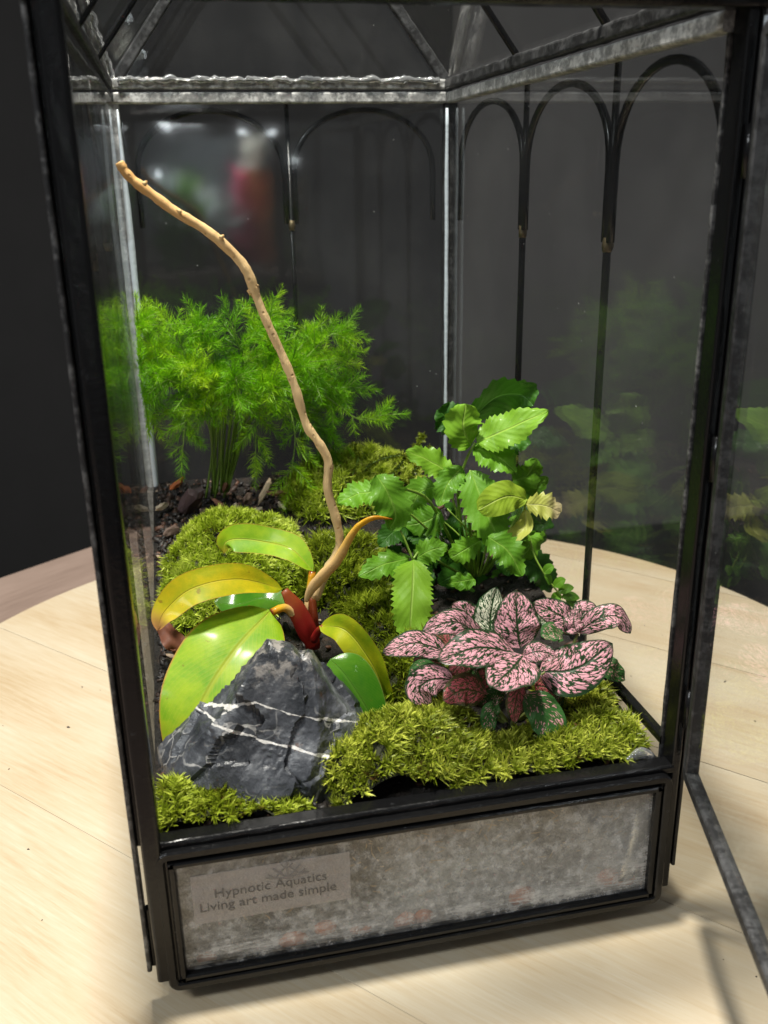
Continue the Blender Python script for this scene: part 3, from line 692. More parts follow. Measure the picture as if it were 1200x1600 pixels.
# ------------------------------------------------------------------ rock
def make_rock():
    yc = 0.042; cpt = P(418, 1165, yc)
    px = 1.0 / 3690.0
    U3 = Vector((0, 0.33, 0.944))             # picture-up as seen, roughly
    planes = []
    def pl(a, b, n2, tilt, grow=0.0002):                   # line through two measured outline points; tilt: facing to the viewer
        m2 = ((a[0] + b[0]) / 2, (a[1] + b[1]) / 2); w0 = P(m2[0], m2[1], yc) - cpt
        n = Vector((n2[0], -tilt, n2[1])).normalized(); planes.append((n, max(w0.dot(n), 0.004) + grow))
    pl((262, 1190), (440, 1005), (-0.72, 0.69), 0.10)
    pl((262, 1190), (440, 1005), (-0.62, 0.60), 0.75, 0.0045)
    pl((258, 1225), (262, 1190), (-1.0, 0.05), 0.15)
    pl((440, 1003), (495, 1014), (0.25, 1.0), 0.05, -0.0022)
    pl((495, 1014), (568, 1150), (0.86, 0.50), 0.05, -0.0008)
    pl((495, 1014), (568, 1150), (0.75, 0.45), 0.7, 0.0005)
    pl((568, 1150), (490, 1265), (0.86, -0.50), 0.25)
    planes.append((Vector((-0.05, -0.86, 0.50)).normalized(), 0.0185))
    planes.append((Vector((0.10, -0.99, 0.08)).normalized(), 0.0245))
    planes.append((Vector((-0.45, -0.85, -0.25)).normalized(), 0.0285))
    planes.append((Vector((0.55, -0.80, 0.12)).normalized(), 0.0265))
    planes.append((Vector((0, 1, 0.1)).normalized(), 0.016))
    planes.append((Vector((0, 0, -1)), 0.030))
    bm = bmesh.new(); bmesh.ops.create_icosphere(bm, subdivisions=6, radius=1.0)
    vs = []
    cells = [Vector((random.uniform(-1, 1), random.uniform(-1, 1), random.uniform(-1, 1))).normalized() for _ in range(46)]
    chop = [random.uniform(-0.0026, 0.0014) for _ in cells]
    for v in bm.verts:
        d = v.co.normalized()
        r = 0.08
        for n, h in planes:
            k = n.dot(d)
            if k > 1e-3: r = min(r, h / k)
        q = d * r
        # chipped facets: offset by nearest cell, broken edges
        jd = (d + 0.16 * Vector((mnoise.noise(q*90), mnoise.noise(q*90 + Vector((9, 0, 0))), mnoise.noise(q*90 + Vector((0, 9, 0)))))).normalized()
        bi = max(range(len(cells)), key=lambda i: jd.dot(cells[i]))
        r += chop[bi]
        r += 0.0014 * mnoise.noise(q * 60) + 0.0006 * abs(mnoise.noise(q * 170)) - 0.0006 * abs(mnoise.noise(q * 420)) + 0.0003 * mnoise.noise(q * 900)
        vs.append(d * r + cpt)
    fs = [[x.index for x in f.verts] for f in bm.faces]; bm.free()
    # notch in the crest
    for i, q in enumerate(vs):
        s = P(474, 1022, yc); dx = q.x - s.x
        if q.z > s.z - 0.004 and abs(dx) < 0.0035: vs[i] = Vector((q.x, q.y, q.z - 0.0045 * (1 - abs(dx) / 0.0035)))
    g = G('veined_grey_rock'); v = g.geo()
    sp = g.n('ShaderNodeSeparateXYZ'); g.set(sp.inputs[0], v); X = sp.outputs[0]; Z0_ = sp.outputs[2]; Z = g.math('ADD', Z0_, g.math('MULTIPLY', g.math('SUBTRACT', sp.outputs[1], 0.020), 0.34))
    n0 = g.noise(90, v, 6, 0.65); nb = g.noise(28, v, 4); nf = g.noise(600, v, 4)
    col = g.ramp(g.math('ADD', g.math('MULTIPLY', n0, 0.55), g.math('MULTIPLY', nb, 0.45)), [(0.36, (0.014, 0.016, 0.020)), (0.51, (0.052, 0.056, 0.066)), (0.66, (0.20, 0.21, 0.225))])
    w1 = g.math('MULTIPLY', g.math('SUBTRACT', g.noise(75, v, 4, 0.6), 0.5), 0.0038)
    w2 = g.math('MULTIPLY', g.math('SUBTRACT', g.noise(60, g.mapv(v, loc=(3, 1, 2)), 4, 0.6), 0.5), 0.0034)
    def vein(p1, p2, p3, wob, width):
        pts = [P(*p, 0.020) for p in (p1, p2, p3)]
        # piecewise straight height along x, clamped at both ends
        mr = []
        for a, b in ((pts[0], pts[1]), (pts[1], pts[2])):
            nd = g.n('ShaderNodeMapRange'); g.set(nd.inputs[0], X); nd.inputs[1].default_value = a.x; nd.inputs[2].default_value = b.x
            nd.inputs[3].default_value = 0.0; nd.inputs[4].default_value = b.z - a.z; mr.append(nd.outputs[0])
        zc = g.math('ADD', g.math('ADD', mr[0], mr[1]), pts[0].z)
        d = g.math('ABSOLUTE', g.math('SUBTRACT', g.math('ADD', Z, wob), zc))
        inx = g.math('MULTIPLY', g.math('GREATER_THAN', X, pts[0].x), g.math('LESS_THAN', X, pts[2].x))
        wv = g.math('MULTIPLY', g.math('ADD', g.math('MULTIPLY', g.math('SUBTRACT', g.noise(140, v, 3), 0.32), 3.2), 0.08), width)
        return g.math('MULTIPLY', g.math('LESS_THAN', d, wv), inx)
    v1 = vein((320, 1134), (402, 1113), (590, 1150), w1, 0.00075)
    v2 = vein((285, 1134), (400, 1162), (560, 1200), w2, 0.00075)
    vo = g.n('ShaderNodeTexVoronoi', feature='DISTANCE_TO_EDGE'); 
    dv = g.nt.nodes.new('ShaderNodeVectorMath'); dv.operation = 'ADD'; g.set(dv.inputs[0], v)
    nz = g.n('ShaderNodeTexNoise'); g.set(nz.inputs['Vector'], v); nz.inputs['Scale'].default_value = 90
    sc_ = g.nt.nodes.new('ShaderNodeVectorMath'); sc_.operation = 'SCALE'; g.set(sc_.inputs[0], nz.outputs[1]); sc_.inputs[3].default_value = 0.02
    g.set(dv.inputs[1], sc_.outputs[0]); g.set(vo.inputs['Vector'], dv.outputs[0]); vo.inputs['Scale'].default_value = 75
    hair = g.math('MULTIPLY', g.math('LESS_THAN', vo.outputs['Distance'], 0.030), g.step(g.noise(50, g.mapv(v, loc=(5, 5, 5)), 3), 0.50, 0.66))
    vv = g.math('MAXIMUM', v1, v2)
    allv = g.math('MAXIMUM', g.math('MULTIPLY', vv, 0.85), g.math('MULTIPLY', hair, 0.38))
    vc = g.n('ShaderNodeTexVoronoi'); g.set(vc.inputs['Vector'], dv.outputs[0]); vc.inputs['Scale'].default_value = 190
    # chalky crust near the crest
    crest = P(440, 1020, yc)
    cr = g.math('MULTIPLY', g.step(Z0_, crest.z - 0.014, crest.z + 0.000), g.step(g.noise(110, v, 5, 0.7), 0.45, 0.56))
    col = g.mix(g.math('MULTIPLY', cr, 0.75), col, (0.36, 0.33, 0.30))
    dirt = g.math('MULTIPLY', g.step(g.noise(130, g.mapv(v, loc=(1, 7, 3)), 5, 0.7), 0.64, 0.70), 0.7)
    col = g.mix(dirt, col, (0.075, 0.032, 0.018))
    col = g.mix(allv, col, (0.66, 0.64, 0.61))
    b = g.bsdf(Base_Color=col, Roughness=g.math('ADD', g.math('MULTIPLY', n0, 0.35), 0.20), Specular_IOR_Level=0.6, Normal=g.bump(g.math('ADD', g.math('ADD', n0, g.math('MULTIPLY', vc.outputs['Distance'], 0.35)), g.math('MULTIPLY', nf, 0.35)), 0.55, 0.0018))
    o = mesh_obj('rock', vs, fs, g.done(b), origin=cpt, smooth=False)
    # soften tiny facets but keep broken edges
    me = o.data; me.polygons.foreach_set('use_smooth', [True] * len(me.polygons))
    try: me.set_sharp_from_angle(angle=R(28))
    except Exception: pass
    return tag(o, 'jagged dark grey rock crossed by white veins', 'rock')
make_rock()

# ------------------------------------------------------------------ leaves
def leaf(name, parent, mid, width, up0, mat, up1=None, shape='oval', teeth=0, depth=0.0, fold=0.15, wave=0.0, cup=0.0, nu=22, nv=6, seed=0, peak=0.45, thick=0.0):
    """mid: midrib points (world) from base to tip; width: full width (m); up0/up1: the way the upper face looks at base and tip"""
    if teeth: nu = max(nu, teeth * 4)
    path = spline(mid, nu + 1)
    up0 = Vector(up0).normalized(); up1 = Vector(up1).normalized() if up1 is not None else up0
    L = sum((path[i+1] - path[i]).length for i in range(nu))
    vs = []; uvs = []; fs = []; m = 2 * nv + 1
    for k in range(nu + 1):
        t = k / nu
        d = (path[min(k+1, nu)] - path[max(k-1, 0)]).normalized()
        up = up0.lerp(up1, t); s = d.cross(up).normalized(); n = s.cross(d).normalized()
        if shape == 'oval': w_ = min(1.0, (t ** 0.54) * ((1 - t) ** 0.70) * 2.34)
        elif shape == 'heart': w_ = min(1.0, (t ** 0.36) * ((1 - t) ** 0.62) * 1.86)
        elif shape == 'lance': w_ = math.sin(math.pi * t ** 0.72) ** 0.85
        elif shape == 'round': w_ = math.sqrt(max(0, 1 - (2 * t - 1) ** 2)) * (0.85 + 0.25 * t)
        elif shape == 'strap': w_ = min(1, (t * 5) ** 0.6) * (1 - max(0, (t - 0.55) / 0.45) ** 1.8)
        else: w_ = math.sin(math.pi * t)
        w_ = max(min(w_, 1.05), 0.03 if 0 < k < nu else 0.02) * width / 2
        if k == nu: w_ = width * 0.004
        tooth = 0.0
        if teeth and 0.06 < t < 0.98:
            ph = (t * teeth) % 1.0; tooth = depth * (ph if ph < 0.75 else (1 - ph) * 3) - depth * 0.5
        for j in range(m):
            v = (j - nv) / nv; av = abs(v)
            ww = w_ * v * (1 + tooth * max(0, (av - 0.55) / 0.45))
            q = path[k] + s * ww + n * (fold * av * w_ - cup * v * v * w_)
            if wave: q += n * wave * av * math.sin(t * 17 + (0 if v > 0 else 1.7) + seed * 2.1) + n * wave * 0.6 * mnoise.noise(Vector((t * 5, v * 2, seed * 3.3)))
            vs.append(q); uvs.append((t, (v + 1) / 2))
    fs = [(k*m+j, k*m+j+1, (k+1)*m+j+1, (k+1)*m+j) for k in range(nu) for j in range(m-1)]
    return mesh_obj(name, vs, fs, mat, parent, uvs=uvs)
def side_veins(g, u, v, count, slant=0.35):
    av = g.math('ABSOLUTE', g.math('SUBTRACT', g.math('MULTIPLY', v, 2), 1))
    ph = g.math('MULTIPLY', g.math('SUBTRACT', u, g.math('MULTIPLY', av, slant)), count * 6.2832)
    return av, g.math('SINE', ph)

# --- glossy yellow-green plant behind the rock
def m_phil(name, body, edge, tipc, rib, rough=0.50):
    g = G(name); u, v = g.uv(); av, sv = side_veins(g, u, v, 22, 0.45)
    n = g.noise(55, g.geo(), 6, 0.65); nf = g.noise(400, g.geo(), 4)
    c = g.mix(g.step(n, 0.3, 0.7), tuple(x * k for x, k in zip(body, (0.62, 0.80, 0.8))), tuple(min(1, x * k) for x, k in zip(body, (1.45, 1.15, 1.2))))
    c = g.mix(g.math('MULTIPLY', g.step(sv, 0.88, 1.0), 0.30), c, rib)
    c = g.mix(g.math('MULTIPLY', g.math('SUBTRACT', 1, g.step(av, 0.02, 0.10)), 0.55), c, rib)
    c = g.mix(g.math('MULTIPLY', g.step(av, 0.945, 1.0), 0.75), c, edge)
    c = g.mix(g.math('MULTIPLY', g.step(g.math('ADD', u, g.math('MULTIPLY', g.math('SUBTRACT', n, 0.5), 0.3)), 0.74, 1.0), 0.9), c, tipc)
    sp = g.math('MULTIPLY', g.step(g.noise(190, g.geo(), 4), 0.66, 0.72), 0.6); c = g.mix(sp, c, (0.20, 0.09, 0.01))
    h = g.math('ADD', g.math('MULTIPLY', sv, 0.012), g.math('ADD', g.math('MULTIPLY', g.math('SUBTRACT', 1, g.step(av, 0.0, 0.06)), -0.5), g.math('MULTIPLY', nf, 0.15)))
    return g.leafy(c, rough, 0.32, None, g.bump(h, 0.5, 0.0010), 0.08)
M_PH_Y = m_phil('yellow_green_leaf', (0.235, 0.43, 0.008), (0.50, 0.20, 0.045), (0.36, 0.26, 0.02), (0.44, 0.44, 0.05))
M_PH_O = m_phil('orange_yellow_leaf', (0.46, 0.46, 0.008), (0.50, 0.18, 0.04), (0.46, 0.20, 0.09), (0.50, 0.42, 0.03))
M_PH_G = m_phil('dark_glossy_leaf', (0.065, 0.21, 0.012), (0.18, 0.25, 0.06), (0.06, 0.15, 0.012), (0.10, 0.24, 0.03), 0.2)
M_PH_B = m_phil('green_brown_tipped_leaf', (0.33, 0.42, 0.008), (0.44, 0.26, 0.03), (0.24, 0.11, 0.025), (0.40, 0.40, 0.04))
ph = empty('yellow_leaved_plant', P(487, 1000, 0.105)); tag(ph, 'glossy yellow green plant with red stem base and tall bare tan stalk behind the rock', 'plant')
def Q(lst): return [P(*q) for q in lst]
leaf('leaf', ph, Q([(422, 955, .100), (368, 1015, .082), (316, 1097, .066), (276, 1215, .052)]), 0.043, (-0.25, -0.75, 0.62), M_PH_Y, (-0.35, -0.85, 0.4), 'oval', fold=0.10, cup=0.12, wave=0.0008, seed=1, nu=30, nv=8)
leaf('leaf', ph, Q([(442, 920, .108), (372, 905, .100), (300, 920, .095), (258, 955, .092), (246, 985, .090)]), 0.0150, (0.05, -0.72, 0.75), M_PH_O, (-0.4, -0.85, 0.3), 'oval', fold=0.18, wave=0.0006, seed=2, nu=30)
leaf('leaf', ph, Q([(489, 893, .122), (455, 858, .130), (410, 846, .138), (372, 842, .142), (352, 848, .142), (350, 865, .140)]), 0.0145, (0.30, -0.80, 0.55), M_PH_Y, (0.1, -0.8, 0.6), 'strap', fold=0.25, wave=0.0005, seed=3, nu=30)
leaf('leaf', ph, Q([(500, 978, .092), (540, 985, .082), (580, 1035, .074), (600, 1080, .070), (611, 1118, .068)]), 0.0140, (-0.45, -0.60, 0.65), M_PH_B, (-0.75, -0.6, 0.2), 'oval', fold=0.30, wave=0.0006, seed=4, nu=30)
leaf('leaf', ph, Q([(516, 1030, .074), (540, 1056, .068), (570, 1102, .062), (600, 1155, .056)]), 0.0235, (0.15, -0.90, 0.42), M_PH_G, (0.3, -0.9, 0.2), 'oval', fold=0.12, cup=0.2, seed=5, nu=26)
leaf('leaf', ph, Q([(448, 945, .120), (410, 935, .124), (370, 945, .128), (335, 940, .13)]), 0.018, (0.1, -0.5, 0.85), M_PH_G, None, 'oval', fold=0.1, seed=6)
M_RED = (lambda g: g.leafy(g.ramp(g.math('ADD', g.math('MULTIPLY', g.uv()[0], 0.8), g.math('MULTIPLY', g.noise(180, g.geo(), 4), 0.4)), [(0.15, (0.40, 0.022, 0.018)), (0.55, (0.24, 0.012, 0.010)), (0.95, (0.26, 0.060, 0.014))]), 0.42, 0.2, coat=0.05))(G('red_sheath'))
M_TANSTEM = (lambda g: g.leafy(g.ramp(g.math('ADD', g.math('MULTIPLY', g.uv()[0], 0.85), g.math('MULTIPLY', g.noise(160, g.geo(), 4), 0.25)), [(0.1, (0.72, 0.48, 0.24)), (0.45, (0.78, 0.52, 0.22)), (0.72, (0.74, 0.42, 0.02)), (0.93, (0.62, 0.28, 0.015)), (1.0, (0.22, 0.03, 0.012))]), 0.35, 0.25, coat=0.2))(G('orange_rolled_leaf'))
tube('sheath', Q([(492, 1012, .104), (480, 985, .104), (462, 950, .105), (444, 922, .107)]), [0.0032, 0.0050, 0.0044, 0.0018], M_RED, ph, 12, seg=14, flat=0.45)
tube('sheath', Q([(488, 1012, .108), (489, 975, .110), (488, 930, .113)]), [0.0036, 0.0028, 0.0016], M_RED, ph, 10, seg=10)
tube('petiole', Q([(480, 960, .114), (484, 925, .119), (488, 893, .122)]), [0.0022, 0.0019, 0.0017], M_TANSTEM, ph, 8, seg=8)
tube('petiole', Q([(470, 975, .106), (447, 950, .103), (424, 957, .100)]), [0.0024, 0.0019, 0.0018], M_TANSTEM, ph, 8, seg=8)
tube('petiole', Q([(490, 1000, .098), (498, 985, .094), (506, 980, .091)]), [0.0020, 0.0016, 0.0014], M_RED, ph, 8, seg=6)
# rolled young leaf
tube('leaf', Q([(478, 940, .101), (486, 922, .101), (502, 902, .100), (528, 874, .099), (548, 838, .098), (563, 820, .0975), (585, 809, .097), (613, 811, .096)]), [0.0010, 0.0024, 0.0029, 0.0026, 0.0019, 0.0016, 0.0012, 0.0003], M_TANSTEM, ph, 12, seg=40, bump=0.12, flat=0.6)
# tall bare stalk
g = G('tan_stalk'); n = g.noise(110, g.geo(), 5, 0.7); n2 = g.noise(1.0, g.mapv(g.geo(), (900, 900, 140)), 4)
vo = g.n('ShaderNodeTexVoronoi'); g.set(vo.inputs['Vector'], g.geo()); vo.inputs['Scale'].default_value = 260
pit = g.math('SUBTRACT', 1, g.step(vo.outputs['Distance'], 0.08, 0.22))
uu, _v = g.uv()
c = g.mix(n, (0.70, 0.45, 0.19), (0.92, 0.70, 0.38)); c = g.mix(g.math('MULTIPLY', g.step(uu, 0.55, 0.95), 0.6), c, (0.68, 0.34, 0.09)); c = g.mix(g.math('MULTIPLY', pit, 0.45), c, (0.25, 0.12, 0.04))
M_STALK = g.leafy(c, 0.45, 0.1, None, g.bump(g.math('ADD', n2, g.math('MULTIPLY', pit, -0.8)), 0.45, 0.001))
stalk = [(493, 935, .106), (509, 895, .106), (530, 856, .106), (526, 815, .106), (512, 765, .106), (513, 722, .106), (497, 690, .106), (478, 662, .107), (461, 605, .107), (441, 555, .108), (420, 510, .108),
         (400, 462, .109), (388, 428, .109), (371, 403, .110), (338, 372, .110), (312, 353, .111), (276, 332, .111), (243, 308, .112), (210, 283, .112), (195, 268, .112), (186, 253, .112)]
path = spline(Q(stalk), 110)
rad = [0.0021 + (0.0004 if i > 60 else 0) - 0.0007 * i / 109 + 0.0004 * mnoise.noise(Vector((i * 0.37, 2, 1))) + 0.00045 * max(0, mnoise.noise(Vector((i * 0.9, 5, 1)))) for i in range(110)]
rad[-1] *= 0.75
so = tube('stalk', path, rad, M_STALK, ph, 12, bump=0.10)
so['label'] = 'long bent bare tan stalk leaning to the back corner'
for (x, y) in ((402, 448), (392, 458), (345, 372), (282, 332), (225, 288)):
    q = P(x, y, 0.1085); tube('bud_scar', [q, q + Vector((0.0012 if x % 2 else -0.0014, -0.0006, 0.0012))], [0.0011, 0.0004], M_STALK, ph, 6, seg=3)

# --- toothed green plant
def m_tooth(name, lo, hi, veincol, rough=0.52, patch=None):
    g = G(name); u, v = g.uv(); av, sv = side_veins(g, u, v, 9, 0.30); r = g.rnd()
    n = g.noise(90, g.geo(), 4)
    c = g.mix(g.math('ADD', g.math('MULTIPLY', n, 0.6), g.math('MULTIPLY', r, 0.4)), lo, hi)
    c = g.mix(g.math('MULTIPLY', g.step(sv, 0.85, 1.0), 0.14), c, veincol)
    c = g.mix(g.math('MULTIPLY', g.math('SUBTRACT', 1, g.step(av, 0.02, 0.09)), 0.7), c, veincol)
    if patch: c = g.mix(g.step(g.math('ADD', u, g.math('MULTIPLY', n, 0.5)), 0.85, 1.15), c, patch)
    h = g.math('ADD', g.math('MULTIPLY', sv, 0.10), g.math('ADD', g.math('MULTIPLY', g.math('SUBTRACT', 1, g.step(av, 0.0, 0.07)), -1.0), g.math('MULTIPLY', n, 1.2)))
    return g.leafy(c, rough, 0.33, None, g.bump(h, 0.45, 0.0009), 0.05)
M_TG = m_tooth('toothed_leaf', (0.075, 0.225, 0.012), (0.18, 0.40, 0.022), (0.28, 0.50, 0.07))
M_TL = m_tooth('light_toothed_leaf', (0.17, 0.38, 0.020), (0.27, 0.50, 0.035), (0.40, 0.60, 0.10))
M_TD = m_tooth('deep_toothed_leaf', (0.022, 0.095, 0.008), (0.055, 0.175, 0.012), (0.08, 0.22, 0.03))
M_TY = m_tooth('fading_leaf', (0.26, 0.40, 0.02), (0.36, 0.48, 0.05), (0.46, 0.55, 0.12))
M_TP = m_tooth('withered_leaf', (0.40, 0.44, 0.06), (0.50, 0.52, 0.14), (0.58, 0.58, 0.22), 0.45, (0.50, 0.42, 0.22))
M_STEMG = m_plain('green_stem', (0.22, 0.36, 0.045), 0.4, 200, 0.35)
tp = empty('toothed_leaf_plant', P(742, 905, 0.165)); tag(tp, 'bright green plant with toothed leaflets in the back right of the case', 'plant')
UPV = (-0.05, -0.72, 0.68); FRONT = (0, -0.95, 0.3); TOP = (0, -0.3, 0.95)
TL = [  # midrib points, width, up, material, teeth, depth, shape, fold
 ([(737, 697, .150), (724, 670, .148), (728, 631, .150)], .0210, (0.1, -0.9, 0.4), M_TL, 9, .14, 'round', .08),
 ([(745, 690, .150), (790, 672, .146), (857, 641, .140)], .0195, (-.15, -.72, .68), M_TL, 13, .14, 'oval', .12),
 ([(732, 660, .165), (775, 622, .165), (815, 618, .160), (834, 634, .155)], .0230, (0.1, -.85, -.35), M_TD, 10, .16, 'oval', .15),
 ([(720, 672, .160), (702, 655, .160), (684, 640, .160)], .0180, (.2, -.9, .2), M_TD, 8, .16, 'round', .1),
 ([(740, 700, .152), (775, 712, .146), (807, 738, .140)], .0200, (.1, -.7, .7), M_TG, 11, .2, 'oval', .15),
 ([(722, 730, .150), (700, 755, .145), (685, 792, .140)], .0135, (-.3, -.8, .5), M_TG, 9, .2, 'oval', .2),
 ([(735, 735, .148), (752, 780, .136), (775, 835, .126), (798, 880, .122)], .0220, (-.1, -.86, .5), M_TG, 14, .2, 'lance', .15),
 ([(705, 742, .165), (675, 722, .165), (634, 704, .165)], .0165, (-.1, -.7, .7), M_TL, 10, .22, 'oval', .15),
 ([(588, 742, .135), (606, 770, .130), (618, 805, .128), (608, 828, .130)], .0185, (-.05, -.92, .4), M_TG, 12, .18, 'oval', .1),
 ([(596, 768, .145), (560, 772, .145), (527, 786, .145)], .0150, (0, -.6, .8), M_TG, 9, .25, 'oval', .15),
 ([(822, 780, .130), (790, 776, .126), (747, 797, .124)], .0165, (0, -.9, .45), M_TY, 0, 0, 'round', .08),
 ([(822, 788, .128), (850, 790, .126), (876, 800, .126)], .0140, (0.2, -.85, .5), M_TP, 6, .3, 'round', .15),
 ([(822, 796, .130), (818, 825, .128), (795, 845, .124), (768, 858, .120)], .0090, (-.2, -.6, .7), M_TP, 0, 0, 'lance', .5),
 ([(648, 874, .128), (672, 860, .126), (700, 853, .125)], .0130, (0, -.8, .6), M_TG, 7, .25, 'oval', .1),
 ([(640, 872, .128), (600, 882, .122), (560, 902, .118)], .0135, (-.1, -.7, .7), M_TG, 8, .25, 'oval', .1),
 ([(646, 874, .125), (645, 915, .112), (642, 965, .102), (640, 1018, .096)], .0195, (-.05, -.92, .4), M_TL, 17, .17, 'strap', .12),
 ([(750, 845, .138), (728, 858, .134), (704, 872, .132)], .0130, (0, -.85, .5), M_TG, 6, .25, 'round', .1),
 ([(762, 838, .122), (795, 862, .116), (815, 900, .112)], .0170, (.1, -.85, .5), M_TG, 11, .25, 'oval', .1),
 ([(742, 905, .13), (722, 908, .128), (699, 912, .126)], .0095, (0, -.8, .6), M_TG, 6, .2, 'oval', .1),
 ([(800, 752, .165), (825, 742, .165), (838, 716, .165)], .0160, (.1, -.9, .35), M_TG, 8, .2, 'oval', .1),
 ([(798, 760, .165), (828, 762, .165), (857, 747, .165)], .0130, (.1, -.8, .5), M_TG, 8, .2, 'oval', .1),
 ([(815, 870, .15), (845, 890, .148), (862, 925, .146)], .0190, (.2, -.8, .5), M_TD, 8, .2, 'oval', .1),
 ([(825, 830, .135), (830, 850, .132), (810, 878, .130)], .0130, (.2, -.9, .4), M_TG, 7, .2, 'oval', .1),
 ([(690, 800, .15), (665, 815, .15), (632, 822, .15)], .0170, (-.1, -.8, .6), M_TG, 8, .2, 'oval', .1),
 ([(770, 715, .17), (800, 690, .172), (830, 690, .172)], .0160, (0, -.7, .7), M_TD, 8, .2, 'oval', .1),
 ([(680, 760, .17), (655, 770, .17), (640, 800, .168)], .0160, (-.2, -.8, .5), M_TG, 8, .2, 'oval', .1),
]
for i, (mid, wd, up, mat, te, de, sh, fo) in enumerate(TL):
    leaf('leaf', tp, Q(mid), wd, up, mat, None, sh, te, de * 1.45, fo, wave=0.0012, cup=0.1, seed=i + 20, nu=24)
rg = random.Random(5)
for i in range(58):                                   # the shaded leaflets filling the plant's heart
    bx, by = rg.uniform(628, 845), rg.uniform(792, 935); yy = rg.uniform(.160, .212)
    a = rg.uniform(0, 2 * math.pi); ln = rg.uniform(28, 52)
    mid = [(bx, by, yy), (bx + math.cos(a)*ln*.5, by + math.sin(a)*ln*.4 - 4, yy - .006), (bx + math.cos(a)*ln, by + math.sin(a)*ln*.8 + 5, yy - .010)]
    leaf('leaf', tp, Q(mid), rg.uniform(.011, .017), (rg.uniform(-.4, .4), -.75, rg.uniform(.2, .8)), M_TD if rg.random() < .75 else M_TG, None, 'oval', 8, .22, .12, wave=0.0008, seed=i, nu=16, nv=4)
def stem(parent, pts, r0, r1, mat=M_STEMG): return tube('stem', Q(pts), [r0 * .72, (r0 + r1) * .36, r1 * .72], mat, parent, 7, seg=14)
stem(tp, [(738, 905, .165), (722, 830, .160), (716, 765, .155), (728, 720, .152), (742, 692, .150)], .0013, .0009)
stem(tp, [(745, 905, .165), (735, 830, .155), (728, 770, .15), (735, 735, .148)], .0012, .0008)
stem(tp, [(735, 905, .165), (700, 835, .16), (668, 780, .145), (628, 762, .135), (592, 746, .135)], .0014, .0009)
stem(tp, [(732, 905, .165), (690, 850, .155), (655, 815, .145), (600, 768, .145)], .0012, .0007)
stem(tp, [(740, 905, .165), (725, 840, .165), (705, 770, .165), (705, 742, .165)], .0010, .0007)
stem(tp, [(750, 905, .165), (790, 850, .15), (815, 815, .135), (822, 780, .130)], .0012, .0009)
stem(tp, [(735, 905, .16), (690, 880, .145), (660, 860, .132), (645, 874, .126)], .0011, .0008)
stem(tp, [(645, 874, .126), (632, 842, .128), (622, 822, .130)], .0008, .0006)
stem(tp, [(750, 905, .165), (780, 830, .165), (795, 775, .165), (800, 752, .165)], .0011, .0007)
for i in range(14):
    x = 700 + i * 6.5; stem(tp, [(735 + i, 915, .168), (x + rg.uniform(-20, 20), 850, .16 + rg.uniform(-.01, .02)), (x + rg.uniform(-45, 55), 795, .16 + rg.uniform(-.02, .03))], .0009, .0005)
# trailing sprig on the right
stem(tp, [(828, 845, .13), (838, 875, .125), (860, 910, .120), (880, 935, .116)], .0008, .0006)
for (a, b) in (((862, 912), (850, 900)), ((866, 917), (884, 905)), ((872, 925), (897, 918)), ((878, 932), (906, 935)), ((876, 930), (862, 940)), ((884, 938), (905, 950)), ((850, 895), (866, 885))):
    leaf('leaf', tp, Q([(a[0], a[1], .118), ((a[0]+b[0])/2, (a[1]+b[1])/2 - 2, .117), (b[0], b[1], .116)]), .0050, (0, -.7, .7), M_TG, None, 'oval', nu=10, nv=3)

